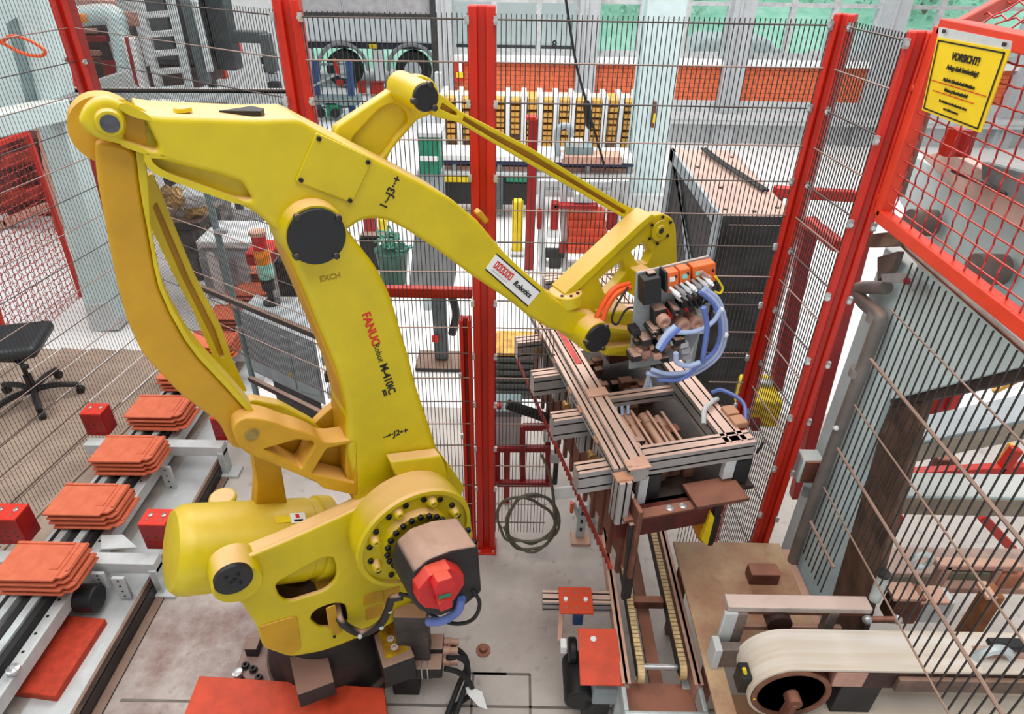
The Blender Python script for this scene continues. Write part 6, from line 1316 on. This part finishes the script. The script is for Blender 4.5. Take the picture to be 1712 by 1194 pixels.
T = thing('rusty_carrier', 'rusty pink tray carrier with round shackle behind the wires at the right', 'carrier', PY(1640, 1000, 1.85))
for (x0, y0, x1, y1, m_) in ((1568, 947, 1712, 956, PINKM), (1568, 984, 1720, 994, PINKM), (1566, 947, 1582, 1000, PINKM), (1655, 950, 1668, 994, PINKM), (1668, 962, 1712, 985, mat('rust_pink', (190, 120, 92), .7, vary=.2)), (1586, 958, 1655, 972, mat('olive', (120, 116, 96), .6))): part(T, 'carrier_bar', x0, y0, x1, y1, 1.85, .05, m_)
for k, (x, y, r_) in enumerate(((1540, 938, .04),)):
    c = PY(x, y, 1.85); b = MB(); b.tube([c + V((math.cos(t_) * r_, 0, math.sin(t_) * r_)) for t_ in [math.pi * 2 * j / 12 for j in range(13)]], .012, 8); b.build('shackle', GALV, T)
T = thing('rusty_tray', 'rusty frame and shackle beyond the cream belt at the lower right', 'carrier', PY(1660, 1090, 1.7))
c = PY(1652, 1112, 1.5); b = MB(); b.tube([c + V((math.cos(t_) * .075, 0, math.sin(t_) * .1)) for t_ in [math.pi * 2 * j / 14 for j in range(11)]], .018, 8); b.build('shackle', GALV, T)
for (x0, y0, x1, y1, m_) in ((1660, 1085, 1720, 1092, BLK), (1664, 1092, 1720, 1104, PINKM), (1672, 1106, 1720, 1112, PINKM), (1630, 1098, 1668, 1118, PINKM)): part(T, 'tray_bar', x0, y0, x1, y1, 1.5, .05, m_)
for (x0, y0, x1, y1, m_, n_) in ((1494, 1002, 1540, 1044, BROWN, 'red brown block behind the wires left of the white plate'), (1540, 1008, 1590, 1042, LGREY, 'white plate behind the wires above the cream belt'), (1650, 1000, 1668, 1044, mat('ochre_brown', (150, 92, 54), .7, vary=.3), 'ochre brown post behind the wires above the cream belt')): T, E = bx('machine_block', n_, 'block', x0, y0, x1, y1, 1.72, .08, m_, .006, drop=.0 if x0 == 1650 else None); part(T, 'block_edge', x0, y0, x1, y0 + 4, 1.715, .085, PINKM, .002)
T, E = bx('grey_sleeve', 'grey round sleeve leaning by the end of the dusty bench rail', 'sleeve', 1462, 985, 1466, 990, 1.72, .01, GALV, .001)
b = MB(); b.cyl(PY(1462, 1002, 1.72), PY(1478, 960, 1.72), .022, n=14); b.build('tube', GALV, T); b = MB(); b.cyl(PY(1476, 962, 1.719), PY(1478.5, 957, 1.719), .024, n=14); b.build('dark_mouth', BLK, T)
# rusty work table
ZT = .65
T = thing('work_table', 'brown rust stained steel table right of the chain conveyor', 'table', (1.1, 1.7, 0))
TB = mat('rusted_table_top', (208, 180, 142), .6, vary=.1, scale=2.2, col2=(156, 108, 82), spots=.3)
tl, tr2 = PZ(1128, 905, ZT), PZ(1302, 905, ZT)
b = MB(); b.prism([(.825, .9, ZT), (.905, .9, ZT), (.905, 1.63, ZT), (tr2.x, 1.63, ZT), (tr2.x, tl.y, ZT), (.825, tl.y, ZT)], (0, 0, -.015)); b.build('table_top', TB, T, bev=.003)
b = MB(); b.bb(.905, 1.1, .9, 1.63, .38, .4); b.build('lower_shelf', TB, T, bev=.003)
b = MB(); b.bb(tr2.x, tr2.x + .05, 1.66, tl.y - .02, ZT - .04, ZT - .02); b.build('table_wing', PINKM, T, bev=.003)
for x in (.89, tr2.x - .04):
    for y in (1.68, tl.y - .06): b = MB(); b.bb(x - .025, x + .025, y - .025, y + .025, 0, ZT - .015); b.build('table_leg', BROWN, T, bev=.003)
p0, p1 = PZ(1252, 978, ZT), PZ(1300, 978, ZT)
b = MB(); b.bb(p0.x, p1.x, p0.y, p0.y + .07, ZT, ZT + .07); tag(b.build('iron_block', BROWN, bev=.005), 'rusty brown block lying on the table near its back right corner', 'block')
# bench rail standing on the table
T = thing('bench_rail', 'dusty white rail on brown legs standing across the rusty table', 'bench', (1.18, 1.7, ZT))
ZBR = .95
DUSW = mat('dusty_white', (190, 176, 168), .6, vary=.15, dust=.9, dcol=(224, 198, 186))
b = MB(); b.bb(.885, 1.465, 1.67, 1.735, ZBR - .03, ZBR); b.build('rail', DUSW, T, bev=.004)
b = MB(); b.bb(.885, 1.465, 1.675, 1.685, ZBR - .05, ZBR - .03); b.build('rail_lip', BROWN, T)
b = MB(); b.bb(.875, .93, 1.66, 1.68, ZT, ZBR - .03); b.build('end_plate', LGREY, T, bev=.004)
b = MB(); b.bb(.93, .97, 1.66, 1.70, ZT + .06, ZBR - .03); b.build('post', mat('dusty_taupe', (120, 106, 98), .6, vary=.2), T, bev=.004)
b = MB(); b.bb(.86, 1.06, 1.60, 1.64, ZT, ZT + .12); b.build('lower_beam', bpy.data.materials['dusty_taupe'], T, bev=.004)
b = MB(); b.bb(.845, .875, 1.59, 1.66, ZT, ZT + .13); b.build('end_shoe', LGREY, T, bev=.003)
b = MB(); b.bb(.97, 1.4, 1.70, 1.72, ZT + .11, ZT + .135); b.build('cross_tie', PINKM, T, bev=.003)
b = MB(); b.bb(1.3, 1.34, 1.67, 1.71, ZT + .05, ZBR - .03); b.build('post', bpy.data.materials['dusty_taupe'], T, bev=.004)
c = PY(1300, 1035, 1.68); b = MB(); b.lathe(c - V((0, .03, 0)), (0, 1, 0), [(0, .03), (.0, .05), (.06, .05), (.06, .03)], 20); b.build('guide_roller', mat('dark_roller', (60, 38, 32), .6), T)
p0, p1 = PY(1450, 1036, 1.66), PY(1500, 1036, 1.66); b = MB(); b.cyl(p0, p1, .013, n=10); tr3 = b.build('tie_rod', BROWN, T)
for p in (p0, p1): b = MB(); b.sph(p, .02, 10, 6); b.build('rod_nut', STEEL, tr3)
# cream belt conveyor
T = thing('belt_conveyor', 'cream belt conveyor running to the right with its end drum in the bottom right corner', 'conveyor', (1.6, 1.52, ZT))
y0_, y1_ = 1.44, 1.612; zt_ = .9; rr = .165
xl = PY(1252, 1090, 1.53).x; xc = xl + rr
n = 26; outer = []; inner = []
for k in range(n + 1):
    t_ = math.pi / 2 + math.pi * k / n; outer.append(V((xc + math.cos(t_) * rr, 0, zt_ - rr + math.sin(t_) * rr))); inner.append(V((xc + math.cos(t_) * (rr - .011), 0, zt_ - rr + math.sin(t_) * (rr - .011))))
xe = 2.9
prof_ = [V((xe, 0, zt_))] + outer + [V((xe, 0, zt_ - 2 * rr)), V((xe, 0, zt_ - 2 * rr + .011))] + inner[::-1] + [V((xe, 0, zt_ - .011))]
BELT = mat('cream_belt_streaked', (226, 218, 210), .7, vary=.05, scale=3, col2=(208, 192, 172))
nt = BELT.node_tree; mpn = nt.nodes.new('ShaderNodeMapping'); mpn.inputs['Scale'].default_value = (.35, 9, 1); tcn = [q for q in nt.nodes if q.type == 'TEX_COORD'][0]; nzn = [q for q in nt.nodes if q.type == 'TEX_NOISE'][0]
nt.links.new(tcn.outputs['Object'], mpn.inputs[0]); nt.links.new(mpn.outputs[0], nzn.inputs['Vector'])
b = MB(); m_ = len(prof_); vs_ = [V((p.x, y0_, p.z)) for p in prof_] + [V((p.x, y1_, p.z)) for p in prof_]
b.add(vs_, [[i, (i + 1) % m_, (i + 1) % m_ + m_, i + m_] for i in range(m_)]); k2 = n + 2
no = n + 2
capf = []
oi = list(range(0, no)) ; ii = list(range(m_ - 1, no + 1, -1))
for base_, flip in ((0, False), (m_, True)):
    for j in range(len(oi) - 1):
        f_ = [oi[j] + base_, oi[j + 1] + base_, ii[j + 1] + base_, ii[j] + base_] if j + 1 < len(ii) else None
        if f_: capf.append(f_[::-1] if flip else f_)
b.f += capf; b.mi += [0] * len(capf)
b.build('belt', BELT, T)
DR = mat('rusty_drum', (96, 48, 34), .6, .2, vary=.35, scale=6)
c = V((xc, y0_ + .004, zt_ - rr)); b = MB(); r2 = rr - .012
b.lathe(c, (0, 1, 0), [(0, r2 * .92), (.0, r2), (.16, r2), (.16, r2 * .9)], 40); dm = b.build('drum', DR, T)
b = MB(); b.lathe(c - V((0, .002, 0)), (0, 1, 0), [(0, r2 * .99), (-.006, r2 * .99), (-.006, r2 * .86), (0, r2 * .84)], 40); b.build('drum_rim', mat('drum_rim_brown', (130, 84, 62), .6, vary=.3), dm)
b = MB(); b.cyl(c - V((0, .05, 0)), c, .03, n=16); b.beam(c - V((0, .03, 0)), c - V((.02, .03, .2)), .05, .02); b.build('bearing_arm', BROWN, T, bev=.004)
b = MB(); b.bb(xc + .2, xe, y0_ + .01, y0_ + .03, zt_ - .13, zt_ - .02); b.build('side_channel', mat('dark_channel', (70, 46, 40), .7, vary=.3), T, bev=.003)
b = MB(); b.bb(xc + .38, xe, y0_ - .01, y0_ + .01, zt_ - .12, zt_ - .045); b.build('side_plate', mat('taupe_plate', (120, 96, 84), .7, vary=.25, dust=.4), T, bev=.003)
b = MB(); b.bb(xc + .14, xc + .26, y0_ - .0, y0_ + .06, zt_ - .11, zt_ - .02); b.build('corner_block', PINKM, T, bev=.004)
b = MB(); b.bb(xc + .2, xc + .36, y0_ + .02, y0_ + .14, .2, zt_ - .13); b.build('support', DKS, T, bev=.004)
b = MB(); b.bb(xc + .37, xe, y0_ + .03, y0_ + .15, .0, .56); b.build('frame_body', bpy.data.materials['dark_channel'], T, bev=.004)
b = MB(); b.bb(xc - .06, xc + .5, y0_ - .12, y0_ - .07, .56, .6); b.build('bottom_rail', PINKM, T, bev=.004)
b = MB(); b.bb(xl - .03, xl + .01, y0_ + .02, y0_ + .09, zt_ - .2, zt_ - .1); b.build('scraper', BLK, T, bev=.004); b = MB(); b.tube([V((xl - .02, y0_ + .05, zt_ - .08)), V((xl + .0, y0_ + .03, zt_ - .14)), V((xl + .03, y0_, zt_ - .2))], .008, 6); b.build('yellow_cord', YELB, T)
# cage interior behind the red mesh: machine covers, rollers
T = thing('caged_machine', 'pale machine with pinkish covers behind the red woven mesh', 'machine', PX(1650, 380, 1.9))
def PXp(nm, pts, X, th_, mt_): return poly(T, nm, pts, X, th_, mt_)
PXp('pale_panel', [(1500, 330), (1520, 255), (1800, 420), (1800, 620), (1560, 430)], 1.75, .05, BLUG)
PXp('pink_cover', [(1540, 262), (1580, 250), (1790, 360), (1790, 440), (1600, 320)], 1.7, .04, PKS)
PXp('brown_upright', [(1545, 100), (1570, 105), (1500, 330), (1478, 318)], 1.5, .03, mat('dusty_taupe2', (130, 108, 100), .6, vary=.2))
PXp('grey_plate', [(1640, 270), (1720, 290), (1790, 340), (1790, 390), (1640, 300)], 1.66, .03, mat('slate_plate', (120, 126, 130), .5, vary=.2))
PXp('dark_slot', [(1590, 280), (1680, 322), (1680, 328), (1588, 288)], 1.65, .01, BLK)
for x, y in ((1520, 372), (1628, 450)): q = PX(x, y, 1.62); b = MB(); b.lathe(q, (1, 0, 0), [(0, .04), (0, .055), (.1, .055), (.1, .03)], 18); b.build('roller_end', mat('roller_taupe', (110, 96, 92), .6), T) if 'roller_taupe' not in bpy.data.materials else b.build('roller_end', bpy.data.materials['roller_taupe'], T)
b = MB(); b.tube([PX(1600, 215, 1.62), PX(1590, 240, 1.62), PX(1582, 258, 1.62)], .03, 8); b.build('red_pillar', RED, T); b = MB(); b.tube([PX(1622, 218, 1.62), PX(1608, 262, 1.62)], .025, 8); b.build('red_pillar', REDD, T)

p = PZ(808, 1088, 0); b = MB(); b.lathe(p, ZU, [(0, .04), (.006, .04), (.008, .022), (.03, .02), (.034, .012)], 12); tag(b.build('anchor_bolt', BROWN), 'rusty anchor bolt in the floor right of the robot cables', 'bolt')

q = PY(1452, 946, 1.98); b = MB(); b.box(q, (.025, .01, .05)); b.box(q + V((.008, 0, .03)), (.02, .012, .02)); tag(b.build('yellow_tag', YELB, bev=.002), 'small yellow tag hanging by the brown board behind the dark wires', 'tag')
